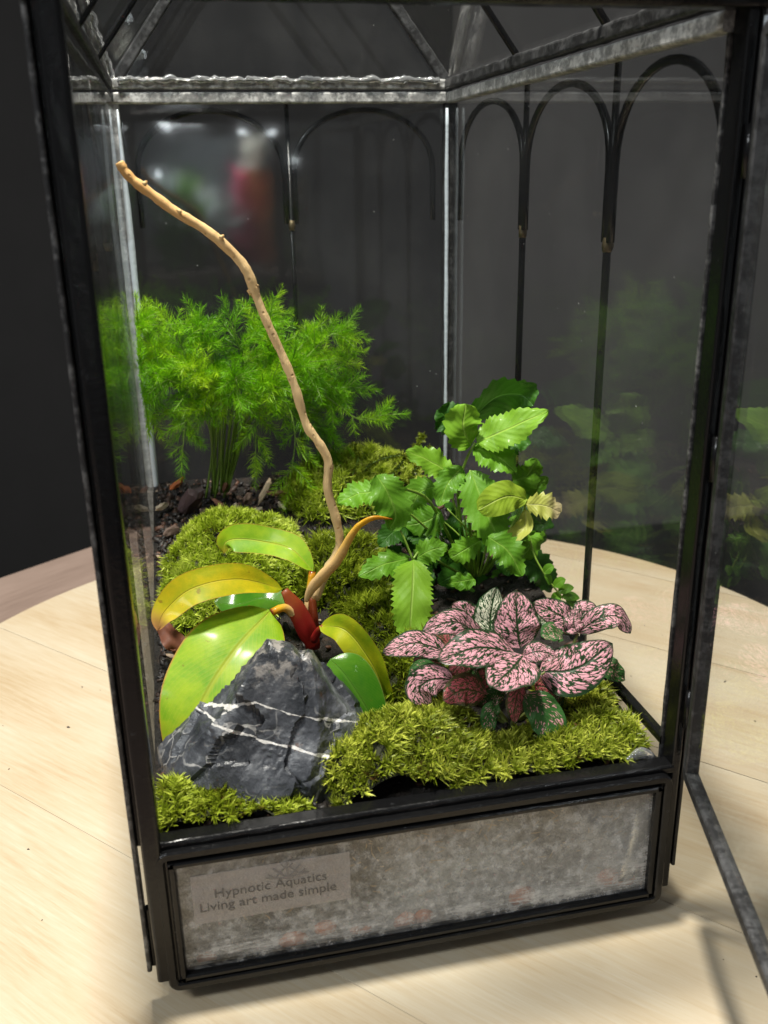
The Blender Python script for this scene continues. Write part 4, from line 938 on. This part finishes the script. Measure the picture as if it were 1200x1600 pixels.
# --- pink spotted plant
def m_pink(name, green, spot, cover, edge=0.80, scale=1.0):
    g = G(name); u, v = g.uv(); r = g.rnd()
    av = g.math('ABSOLUTE', g.math('SUBTRACT', g.math('MULTIPLY', v, 2), 1))
    s = g.math('SUBTRACT', u, g.math('MULTIPLY', av, 0.30))
    sgn = g.math('SIGN', g.math('SUBTRACT', v, 0.5))
    vec = g.comb(g.math('MULTIPLY', s, 15.0 * scale), g.math('ADD', g.math('MULTIPLY', av, 3.6 * scale), g.math('MULTIPLY', sgn, 9.0)), g.math('MULTIPLY', r, 40.0))
    n = g.noise(1.0, vec, 3.0, 0.55, dist=0.7)
    wz = g.n('ShaderNodeTexNoise'); g.set(wz.inputs['Vector'], vec); wz.inputs['Scale'].default_value = 2.2
    ws = g.nt.nodes.new('ShaderNodeVectorMath'); ws.operation = 'MULTIPLY_ADD'; g.set(ws.inputs[0], wz.outputs[1]); ws.inputs[1].default_value = (1.1, 1.1, 0); g.set(ws.inputs[2], vec)
    ve = g.n('ShaderNodeTexVoronoi', feature='DISTANCE_TO_EDGE'); g.set(ve.inputs['Vector'], ws.outputs[0]); ve.inputs['Scale'].default_value = 1.25
    n = g.math('ADD', g.math('MULTIPLY', n, 0.55), g.math('MULTIPLY', ve.outputs['Distance'], 0.9))
    k = g.step(n, cover - 0.022, cover + 0.022)
    k = g.math('MULTIPLY', k, g.math('SUBTRACT', 1, g.step(g.math('ADD', av, g.math('MULTIPLY', g.noise(3.0, vec), 0.25)), edge + 0.06, edge + 0.20)))
    k = g.math('MULTIPLY', k, g.step(av, 0.025, 0.08))
    k = g.math('MULTIPLY', k, g.math('SUBTRACT', 1, g.step(u, 0.93, 0.99)))
    n2 = g.noise(150, g.geo(), 3)
    gc = g.mix(n2, tuple(x * .75 for x in green), tuple(x * 1.3 for x in green))
    pc = g.mix(n2, tuple(x * .9 for x in spot), tuple(min(.9, x * 1.1) for x in spot))
    c = g.mix(k, gc, pc)
    sv = g.math('SINE', g.math('MULTIPLY', g.math('SUBTRACT', u, g.math('MULTIPLY', av, 0.3)), 6.2832 * 8))
    h = g.math('ADD', g.math('MULTIPLY', sv, 0.15), g.math('ADD', g.math('MULTIPLY', g.math('SUBTRACT', 1, g.step(av, 0.0, 0.09)), -1.0), g.math('MULTIPLY', n, 1.2)))
    return g.leafy(c, 0.42, 0.22, None, g.bump(h, 0.45, 0.0008), 0.1)
M_PK = m_pink('pink_spotted_leaf', (0.016, 0.046, 0.013), (0.87, 0.41, 0.48), 0.380, 0.87)
M_PW = m_pink('cream_spotted_leaf', (0.018, 0.068, 0.015), (0.84, 0.86, 0.64), 0.368, 0.87)
M_PD = m_pink('dark_green_pink_dotted_leaf', (0.040, 0.125, 0.028), (0.74, 0.36, 0.38), 0.50, 0.78)
M_PR = m_pink('rose_flushed_leaf', (0.075, 0.070, 0.024), (0.62, 0.13, 0.16), 0.38, 0.78)
pk = empty('pink_spotted_plant', P(800, 1130, 0.048)); tag(pk, 'pink spotted green plant with cream spotted leaves on the mossy front right', 'plant')
PL = [
 ([(812, 1012, .050), (808, 975, .052), (806, 922, .058)], .0215, (0, -.92, .38), M_PK, 'oval', .10),
 ([(768, 1000, .056), (766, 965, .060), (776, 917, .066)], .0150, (.2, -.9, .38), M_PW, 'oval', .10),
 ([(800, 1010, .052), (770, 1000, .050), (735, 1002, .050)], .0100, (0, -.6, .8), M_PW, 'oval', .15),
 ([(755, 998, .054), (712, 972, .050), (660, 985, .048)], .0135, (-.05, -.72, .70), M_PK, 'oval', .12),
 ([(760, 985, .062), (732, 962, .064), (705, 943, .066)], .0120, (0, -.85, .5), M_PK, 'oval', .10),
 ([(808, 1022, .046), (750, 1012, .040), (684, 1032, .036)], .0175, (-.1, -.55, .82), M_PK, 'oval', .15),
 ([(818, 1024, .042), (800, 1045, .032), (768, 1074, .022)], .0215, (-.25, -.50, .80), M_PK, 'oval', .14),
 ([(842, 1050, .042), (900, 1045, .036), (957, 1005, .036)], .0195, (-.10, -.78, .62), M_PK, 'oval', .10),
 ([(818, 1024, .040), (842, 1018, .038), (870, 1026, .036)], .0095, (.05, -.70, .7), M_PK, 'oval', .12),
 ([(905, 985, .058), (872, 960, .058), (833, 942, .060)], .0145, (-.05, -.8, .6), M_PK, 'oval', .12),
 ([(903, 988, .056), (940, 965, .052), (968, 965, .050), (984, 990, .048)], .0130, (.1, -.7, .7), M_PK, 'oval', .15),
 ([(902, 990, .054), (896, 972, .056), (900, 952, .060)], .0100, (0, -.9, .4), M_PK, 'oval', .10),
 ([(905, 975, .062), (915, 955, .066), (932, 968, .064)], .0120, (0, -.8, .6), M_PK, 'oval', .1),
 ([(880, 990, .052), (862, 988, .048), (852, 1000, .044)], .0110, (0, -.6, .8), M_PD, 'oval', .2),
 ([(935, 1030, .044), (955, 1045, .042), (977, 1062, .042)], .0095, (-.2, -.8, .5), M_PD, 'oval', .15),
 ([(708, 1062, .046), (675, 1062, .044), (655, 1078, .044), (672, 1104, .042)], .0150, (-.2, -.85, .45), M_PK, 'oval', .15),
 ([(690, 1060, .05), (660, 1045, .05), (640, 1062, .048)], .0090, (-.2, -.8, .5), M_PD, 'oval', .15),
 ([(700, 1020, .056), (650, 1005, .058), (597, 1020, .058)], .0120, (0, -.75, .65), M_PK, 'oval', .1),
 ([(700, 1005, .060), (680, 990, .062), (660, 1000, .062)], .0110, (0, -.75, .65), M_PR, 'oval', .1),
 ([(760, 1085, .044), (725, 1078, .040), (692, 1095, .038)], .0150, (0, -.85, .5), M_PR, 'oval', .1),
 ([(778, 1100, .040), (765, 1118, .036), (764, 1150, .034)], .0090, (-.1, -.95, .3), M_PD, 'oval', .1),
 ([(815, 1066, .040), (806, 1095, .036), (804, 1130, .034)], .0090, (-.1, -.9, .35), M_PR, 'oval', .2),
 ([(820, 1085, .036), (848, 1110, .030), (862, 1145, .026), (850, 1192, .022)], .0165, (.1, -.92, .38), M_PD, 'oval', .12),
 ([(835, 1072, .048), (855, 1075, .046), (876, 1096, .044)], .0120, (.1, -.9, .3), M_PR, 'oval', .1),
 ([(752, 1035, .052), (728, 1030, .05), (703, 1055, .048)], .0120, (0, -.85, .4), M_PR, 'oval', .1),
 ([(790, 1088, .048), (770, 1085, .048), (750, 1100, .046)], .0120, (0, -.85, .4), M_PD, 'oval', .1),
 ([(850, 1060, .05), (875, 1060, .05), (895, 1080, .05)], .0110, (.1, -.85, .4), M_PD, 'oval', .1),
 ([(740, 1045, .05), (735, 1065, .048), (750, 1085, .046)], .0110, (0, -.9, .3), M_PD, 'oval', .1),
 ([(770, 1050, .052), (755, 1062, .050), (742, 1082, .048)], .0100, (-.2, -.8, .4), M_PR, 'oval', .15),
 ([(880, 1040, .054), (905, 1052, .052), (920, 1075, .050)], .0095, (.2, -.85, .4), M_PD, 'oval', .15),
 ([(690, 1035, .058), (665, 1030, .058), (645, 1040, .058)], .0085, (-.1, -.7, .6), M_PK, 'oval', .15),
 ([(720, 1000, .066), (700, 985, .068), (680, 985, .068)], .0090, (0, -.7, .7), M_PK, 'oval', .12),
 ([(860, 975, .066), (850, 958, .068), (862, 945, .070)], .0085, (0, -.85, .5), M_PW, 'oval', .12),
 ([(790, 1000, .060), (785, 985, .062), (795, 965, .064)], .0100, (.1, -.85, .5), M_PW, 'oval', .12),
 ([(865, 1075, .046), (880, 1095, .044), (878, 1118, .042)], .0090, (.1, -.9, .3), M_PD, 'oval', .15),
]
for i, (mid, wd, up, mat, sh, fo) in enumerate(PL):
    leaf('leaf', pk, Q(mid), wd * ((1.00 if i in (0, 1, 5, 6, 7) else 0.88) + 0.12 * ((i * 37) % 10) / 10), up, mat, None, sh, 0, 0, fo, wave=0.0007, cup=0.16, seed=i + 60, nu=22, nv=7)
M_PSTEM = m_plain('pinkish_stem', (0.20, 0.24, 0.06), 0.45, 250, 0.3)
stem(pk, [(800, 1135, .048), (812, 1080, .045), (815, 1025, .044)], .0014, .0011, M_PSTEM)
stem(pk, [(806, 1085, .044), (832, 1065, .042), (852, 1050, .041)], .0009, .0008, M_PSTEM)
stem(pk, [(808, 1100, .046), (815, 1092, .040), (824, 1092, .035)], .0009, .0008, M_PSTEM)
stem(pk, [(795, 1135, .050), (760, 1080, .052), (765, 1005, .055)], .0012, .0009, M_PSTEM)
stem(pk, [(805, 1135, .050), (870, 1060, .054), (903, 990, .056)], .0012, .0009, M_PSTEM)
stem(pk, [(793, 1135, .050), (730, 1085, .048), (700, 1062, .046)], .0011, .0008, M_PSTEM)
stem(pk, [(795, 1130, .052), (740, 1060, .056), (700, 1020, .057)], .0011, .0008, M_PSTEM)
stem(pk, [(800, 1130, .050), (880, 1070, .048), (935, 1030, .044)], .0010, .0007, M_PSTEM)

# --- feathery fern
g = G('feathery_foliage'); a = g.n('ShaderNodeAttribute', attribute_name='tint'); n = g.noise(38, g.geo(), 3)
x = g.math('ADD', g.math('MULTIPLY', a.outputs['Fac'], 0.55), g.math('MULTIPLY', n, 0.45))
M_FERN = g.leafy(g.ramp(x, [(0.08, (0.22, 0.17, 0.02)), (0.2, (0.07, 0.24, 0.004)), (0.5, (0.19, 0.48, 0.006)), (0.8, (0.47, 0.70, 0.020))]), 0.42, 0.36)
M_FSTEM = m_plain('pale_green_stem', (0.16, 0.26, 0.04), 0.45, 300, 0.35)
fb = P(345, 770, 0.285)
fr = empty('feathery_fern', fb); tag(fr, 'bright green feathery fern in the back left corner', 'fern')
rgf = np.random.default_rng(21)
FS = [([(330, 775, .288), (338, 650, .285), (300, 560, .280), (225, 505, .275), (150, 478, .272)], 1.0),
      ([(338, 772, .286), (345, 640, .282), (300, 545, .270), (262, 480, .262)], 1.0),
      ([(345, 770, .286), (352, 640, .280), (335, 540, .268), (310, 478, .262)], 1.0),
      ([(348, 770, .286), (368, 630, .280), (385, 540, .270), (365, 480, .264)], 1.0),
      ([(350, 770, .286), (378, 630, .282), (425, 545, .276), (432, 480, .272)], 1.0),
      ([(352, 768, .286), (390, 630, .282), (460, 560, .272), (535, 498, .268), (560, 492, .268)], 1.0),
      ([(355, 768, .286), (395, 640, .280), (480, 580, .268), (575, 575, .260)], 1.0),
      ([(356, 768, .286), (400, 650, .278), (500, 605, .262), (590, 650, .252), (630, 672, .250)], 0.8),
      ([(354, 768, .286), (395, 645, .278), (455, 620, .262), (478, 700, .252), (470, 772, .250)], 0.9),
      ([(335, 772, .286), (330, 660, .280), (270, 600, .272), (170, 590, .266)], 1.0),
      ([(335, 772, .286), (325, 660, .278), (292, 630, .264), (282, 722, .258)], 0.8),
      ([(350, 770, .286), (375, 650, .276), (405, 610, .262), (408, 735, .254)], 0.9),
      ([(345, 770, .288), (360, 620, .288), (400, 520, .292), (430, 460, .296)], 1.0),
      ([(340, 770, .286), (340, 640, .276), (250, 560, .258), (190, 540, .250)], 1.0),
      ([(345, 770, .286), (362, 630, .272), (330, 570, .252), (290, 540, .244)], 1.0),
      ([(350, 770, .286), (380, 620, .270), (420, 575, .252), (440, 600, .244)], 1.0),
      ([(350, 770, .286), (385, 630, .276), (470, 545, .262), (520, 560, .255)], 1.0),
      ([(352, 770, .288), (398, 640, .288), (500, 560, .288), (560, 530, .290)], 1.0),
      ([(352, 770, .288), (400, 650, .286), (520, 650, .278), (545, 720, .272)], 0.9),
      ([(338, 770, .288), (330, 640, .292), (270, 540, .296), (230, 520, .300)], 1.0),
      ([(345, 770, .286), (350, 620, .266), (370, 560, .246), (375, 590, .238)], 1.0),
      ([(333, 772, .288), (320, 650, .284), (240, 640, .276), (190, 670, .270)], 0.8),
      ([(352, 770, .287), (400, 620, .284), (470, 530, .282), (500, 500, .284)], 1.0),
      ([(354, 770, .287), (410, 640, .280), (500, 620, .276), (560, 610, .276)], 1.0),
      ([(354, 770, .287), (400, 650, .276), (440, 660, .266), (520, 690, .262)], 0.9),
      ([(340, 770, .287), (335, 640, .284), (250, 520, .282), (205, 478, .284)], 1.0),
      ([(345, 770, .288), (372, 640, .284), (345, 600, .270), (320, 660, .262)], 0.8)]
nB = []; nD = []; nBend = []; nL = []; nT = []
def spray(p0, d0, ln, dens, tint):
    """one feather: a thin axis with whorls of needles"""
    m = max(6, int(ln / 0.00085)); d = Vector(d0).normalized(); p = Vector(p0); stp = ln / m; pts = [p.copy()]
    for i in range(m):
        d = (d + Vector((0, 0, -0.018)) + Vector(tuple(rgf.normal(size=3) * 0.03))).normalized(); p = p + d * stp
        if p.x < 0.003: p.x = 0.003
        if p.y > D - 0.004: p.y = D - 0.004
        pts.append(p.copy())
        t = i / m; nl = 0.0078 * (1 - 0.55 * t)
        for k in range(dens):
            r = Vector(tuple(rgf.normal(size=3))); r = (r - d * r.dot(d)).normalized()
            nB.append(p[:]); nD.append((r + d * 0.75)[:]); nBend.append((d * 0.35)[:]); nL.append(nl * (0.6 + 0.7 * rgf.random())); nT.append(tint + 0.25 * rgf.random())
    return pts
axes = []
for pts, amt in FS:
    pts = [pts[0]] + [(345 + (x - 345) * (0.94 if x < 345 else 0.87), y + (30 if y < 600 else 4 if y < 660 else -22), d) for x, y, d in pts[1:]]
    if pts[-1][1] > 640: amt *= 0.5
    sp = spline(Q(pts), 40)
    sp = [Vector((max(q.x, 0.003), min(q.y, D - 0.004), q.z)) for q in sp]
    tube('stem', sp, [0.00062, 0.00055, 0.00045, 0.0003], M_FSTEM, fr, 6)
    tl = rgf.random() * 0.45
    start = 20
    axes.append(spray(sp[-1], sp[-1] - sp[-3], 0.018, 4, tl + 0.2))
    for k in range(start, 40):
        d = (sp[min(k+1, 39)] - sp[k-1]).normalized()
        for rep in range(2):
            if rgf.random() > 0.70 * amt: continue
            r = Vector(tuple(rgf.normal(size=3))); r = (r - d * r.dot(d)).normalized()
            dirv = (r * 0.95 + d * 0.7 + Vector((0, -0.15, 0.10))).normalized()
            axes.append(spray(sp[k], dirv, 0.010 + 0.016 * rgf.random() * (1 - 0.3 * (k / 39)), 4, tl + 0.35 * rgf.random()))
nB, nD, nBend, nL, nT = (np.array(z) for z in (nB, nD, nBend, nL, nT))
keep = nB[:, 0] + unit(nD)[:, 0] * nL > 0.001
nB, nD, nBend, nL, nT = (z[keep] for z in (nB, nD, nBend, nL, nT))
V, Qd, Tr = blades(nB, nD, nBend, nL, np.full(len(nL), 0.00023) * (0.7 + 0.6 * rgf.random(len(nL))))
V[:, 0] = np.clip(V[:, 0], 0.0006, None); V[:, 1] = np.clip(V[:, 1], None, D - 0.0006)
o = np_mesh('needles', V, Qd, Tr, M_FERN, fr, np.repeat(nT, 5)); o['kind'] = 'stuff'
# thin twigs carrying the needles
tv = []; tf = []
for pts in axes:
    n = len(pts); k0 = len(tv)
    for i in range(0, n, 3):
        p = pts[i]; r = 0.00026
        for a in (0, 2.09, 4.19): tv.append((p.x + r*math.cos(a), p.y + r*math.sin(a)*0.5, p.z + r*math.sin(a)))
    m = (len(tv) - k0) // 3
    for i in range(m - 1):
        for j in range(3): tf.append((k0+i*3+j, k0+i*3+(j+1) % 3, k0+(i+1)*3+(j+1) % 3, k0+(i+1)*3+j))
o = mesh_obj('twigs', tv, tf, M_FSTEM, fr); o['kind'] = 'stuff'
# a few bare stems at the foot
for i in range(3):
    x = 322 + i * 14; tube('stem', Q([(x, 778, .286), (x + 10 + i * 3, 700, .283), (x + 12 + i * 5, 610, .278)]), [0.0008, 0.0007, 0.0005], M_FSTEM, fr, 6, seg=10)

# ------------------------------------------------------------------ bark chips, dead leaf, creeping sprigs
def chip(px, py, y, sx, sy, sz, rot, col, name, label, cat, group=None):
    q = P(px, py, y); a, f = chunk_mesh(int(px * 3 + py) % 97, sx, sy, sz, 2, 0.55)
    Rm = Matrix.Rotation(rot[2], 3, 'Z') @ Matrix.Rotation(rot[1], 3, 'Y') @ Matrix.Rotation(rot[0], 3, 'X')
    mn = 'bark_%02x%02x%02x' % tuple(int(c * 255) for c in col)
    mat = bpy.data.materials.get(mn) or m_plain(mn, col, 0.65, 260, 0.5)
    o = mesh_obj(name, [Rm @ Vector(v) + q for v in a], f, mat, origin=q, smooth=False)
    return tag(o, label, cat, group)
chip(296, 786, .268, .0050, .0030, .0135, (R(20), R(32), 0), (0.075, 0.045, 0.045), 'bark_chip', 'dark purplish brown bark chip leaning on the soil below the fern', 'bark chip')
chip(276, 756, .285, .0018, .0020, .0065, (0, R(52), 0), (0.36, 0.10, 0.025), 'bark_chip', 'orange brown bark sliver at the back left of the fern', 'bark chip')
chip(415, 765, .275, .0020, .0018, .0090, (0, R(28), 0), (0.55, 0.42, 0.28), 'bark_chip', 'pale curled bark strip right of the fern stems', 'bark chip')
CH = ['reddish bark chip in the back left corner by the glass', 'pale bark chip between the left glass and the big dark chip', 'dark bark chip right below the big purplish chip', 'reddish bark chip just left under the fern stems',
      'pale bark chip at the foot of the fern stems', 'dark bark chip right of the fern stems', 'reddish bark chip beside the pale curled strip', 'pale bark chip at the edge of the deep green moss', 'dark bark chip above the bright moss dome',
      'reddish bark chip among the fern stems', 'pale bark chip over the right shoulder of the bright moss dome', 'dark bark chip left of the bright moss dome', 'reddish bark chip on top edge of the bright moss dome']
for i, (x, y, yy) in enumerate(((225, 765, .30), (252, 792, .27), (320, 800, .262), (345, 790, .264), (370, 792, .262), (388, 778, .266), (432, 770, .268), (440, 790, .258), (300, 815, .25), (352, 760, .285), (396, 800, .255), (270, 830, .24), (330, 825, .25))):
    chip(x, y, yy, .0016 + .0008*(i % 3), .0016, .0032 + .0012*(i % 4), (R(i*40), R(50 + i*37), R(i*77)), [(0.20, 0.085, 0.05), (0.55, 0.44, 0.33), (0.10, 0.065, 0.05)][i % 3], 'bark_chip', CH[i], 'bark chip', 'small bark chips by the fern')
M_DEAD = (lambda g: g.leafy(g.mix(g.noise(200, g.geo(), 4), (0.10, 0.035, 0.020), (0.23, 0.085, 0.05)), 0.5, 0.15))(G('dead_leaf'))
dl = leaf('dead_leaf', None, Q([(250, 968, .118), (262, 990, .112), (280, 1012, .108), (276, 1026, .108)]), 0.0095, (-.2, -.85, .45), M_DEAD, None, 'round', fold=0.2, wave=0.0012, seed=3)
tag(dl, 'curled reddish brown dead leaf under the orange leaf tip', 'dead leaf')
cs = empty('creeping_sprig', P(650, 735, .27)); tag(cs, 'mossy creeping sprigs between the fern and the toothed plant', 'creeping plant')
for i, pts in enumerate(([(560, 745, .262), (585, 722, .262), (625, 712, .262), (645, 722, .26)], [(600, 760, .26), (630, 720, .265), (655, 690, .268), (660, 680, .27)], [(640, 750, .26), (660, 715, .262), (672, 700, .262)], [(545, 760, .255), (560, 715, .255), (552, 695, .255)])):
    sp = spline(Q(pts), 30); tube('stem', sp, [0.0007, 0.0005], M_FSTEM, cs, 5)
    B = np.repeat(np.array([tuple(p) for p in sp]), 14, 0); n = len(B)
    dr = rgf.normal(size=(n, 3)); V, Qd, Tr = blades(B, dr, np.zeros((n, 3)), 0.0024 + 0.002 * rgf.random(n), np.full(n, 0.0007))
    o = np_mesh('leaflets', V, Qd, Tr, M_MOSS_C, cs, np.repeat(rgf.random(n), 5)); o['kind'] = 'stuff'

# ------------------------------------------------------------------ the lit planted tank across the room, whose image shows in the back glass
tk = empty('planted_aquarium', (0.14, -1.85, -0.02)); tag(tk, 'lit planted aquarium mirrored as soft blurs in the back glass', 'aquarium')
ax0, ax1, ay0, ay1, az0, az1 = -0.10, 0.42, -1.98, -1.68, 0.0, 0.40
M_TANKBACK = m_plain('pale_tank_back', (0.05, 0.06, 0.065), 0.7, 9, 0.6)
M_TANKRIM = m_plain('tank_rim', (0.02, 0.02, 0.02), 0.5, 40, 0.2)
M_GRAVEL = m_plain('tank_gravel', (0.25, 0.22, 0.18), 0.9, 60, 0.5)
v_, f_ = boxmesh(ax0, ax1, ay0 - 0.01, ay0, az0, az1); mesh_obj('back_wall', v_, f_, M_TANKBACK, tk, smooth=False)
v_, f_ = boxmesh(ax0 - 0.01, ax1 + 0.01, ay0 - 0.015, ay1 + 0.015, az0 - 0.02, az0 + 0.02); mesh_obj('base', v_, f_, M_TANKRIM, tk, smooth=False)
v_, f_ = boxmesh(ax0 - 0.01, ax1 + 0.01, ay0 - 0.015, ay1 + 0.015, az1 + 0.055, az1 + 0.085); mesh_obj('hood', v_, f_, M_TANKRIM, tk, smooth=False)
for xx in (ax0, ax1):
    v_, f_ = boxmesh(xx - 0.006, xx + 0.006, ay1 - 0.006, ay1 + 0.006, az0, az1 + 0.055); mesh_obj('corner_strip', v_, f_, M_TANKRIM, tk, smooth=False)
    v_, f_ = boxmesh(xx - 0.006, xx + 0.006, ay0 - 0.006, ay0 + 0.006, az0, az1 + 0.055); mesh_obj('corner_strip', v_, f_, M_TANKRIM, tk, smooth=False)
v_, f_ = boxmesh(ax0 + 0.006, ax1 - 0.006, ay0 + 0.002, ay1 - 0.004, az0 + 0.02, az0 + 0.05); mesh_obj('gravel_bed', v_, f_, M_GRAVEL, tk, smooth=False)
slab('front_pane', [(ax0, ay1, az0 + 0.02), (ax1, ay1, az0 + 0.02), (ax1, ay1, az1 + 0.05), (ax0, ay1, az1 + 0.05)], 0.004, (0, 1, 0), M_GLASS, tk)
ge = G('tube_light'); em = ge.n('ShaderNodeEmission'); em.inputs[0].default_value = (0.9, 0.95, 1, 1); em.inputs[1].default_value = 22.0; ge.nt.links.new(em.outputs[0], ge.out.inputs[0])
for sx_, sz_, sr_ in ((0.045, 0.415, 0.011), (0.235, 0.405, 0.008), (0.31, 0.40, 0.009), (0.02, 0.30, 0.007), (0.37, 0.33, 0.006)):  # glowing balls added to make white hot spots in the back glass
    a_, fa_ = chunk_mesh(3, sr_ * 1.6, sr_, sr_, 2, 0.05); mesh_obj('glow_spot', [Vector(q) + Vector((sx_, -1.74, sz_)) for q in a_], fa_, ge.m, tk)
tube('light_tube', [(0.02, -1.80, az1 + 0.035), (0.14, -1.80, az1 + 0.035)], 0.012, ge.m, tk, 10)
l = lamp('tank_lamp', (0.16, -1.80, az1 + 0.045), (0.16, -1.83, 0), 0.16, 11.0, (0.95, 0.98, 1.0)); l.data.shape = 'RECTANGLE'; l.data.size_y = 0.12; l.parent = tk; l.location -= tk.location
def m_simple_leaf(name, col): g = G(name); return g.leafy(g.mix(g.noise(40, g.geo(), 3), tuple(c * .6 for c in col), tuple(min(1, c * 1.3) for c in col)), 0.4, 0.3)
TANK = [(0.03, 0.05, 0.30, (0.10, 0.32, 0.05), 0.05), (0.10, 0.05, 0.34, (0.20, 0.42, 0.06), 0.05), (0.17, 0.05, 0.22, (0.55, 0.60, 0.58), 0.06), (0.23, 0.05, 0.38, (0.75, 0.22, 0.34), 0.03),
        (0.29, 0.05, 0.36, (0.80, 0.35, 0.16), 0.05), (0.34, 0.05, 0.26, (0.14, 0.30, 0.06), 0.05), (0.39, 0.05, 0.35, (0.62, 0.60, 0.52), 0.03), (0.02, 0.16, 0.30, (0.70, 0.78, 0.80), 0.05), (0.13, 0.12, 0.26, (0.70, 0.75, 0.76), 0.05), (0.27, 0.30, 0.40, (0.85, 0.80, 0.70), 0.03)]
for i, (x, z0, zt, col, sp) in enumerate(TANK):
    n = 160; base = np.stack([x + rgf.normal(size=n) * 0.010, -1.82 + rgf.normal(size=n) * 0.03, np.full(n, z0) + rgf.random(n) * (zt - z0) * 0.75], 1)
    dr = np.stack([rgf.normal(size=n) * 0.7, rgf.normal(size=n) * 0.7, 0.5 + rgf.random(n)], 1)
    V, Qd, Tr = blades(base, dr, np.zeros((n, 3)), (0.3 + 0.7 * rgf.random(n)) * sp * 1.8, np.full(n, 0.016))
    V[:, 2] = np.clip(V[:, 2], 0.05, az1 + 0.01); V[:, 0] = np.clip(V[:, 0], ax0 + 0.01, ax1 - 0.01)
    o = np_mesh('water_plant', V, Qd, Tr, m_simple_leaf('tank_plant_%d' % i, col), tk); o['kind'] = 'stuff'
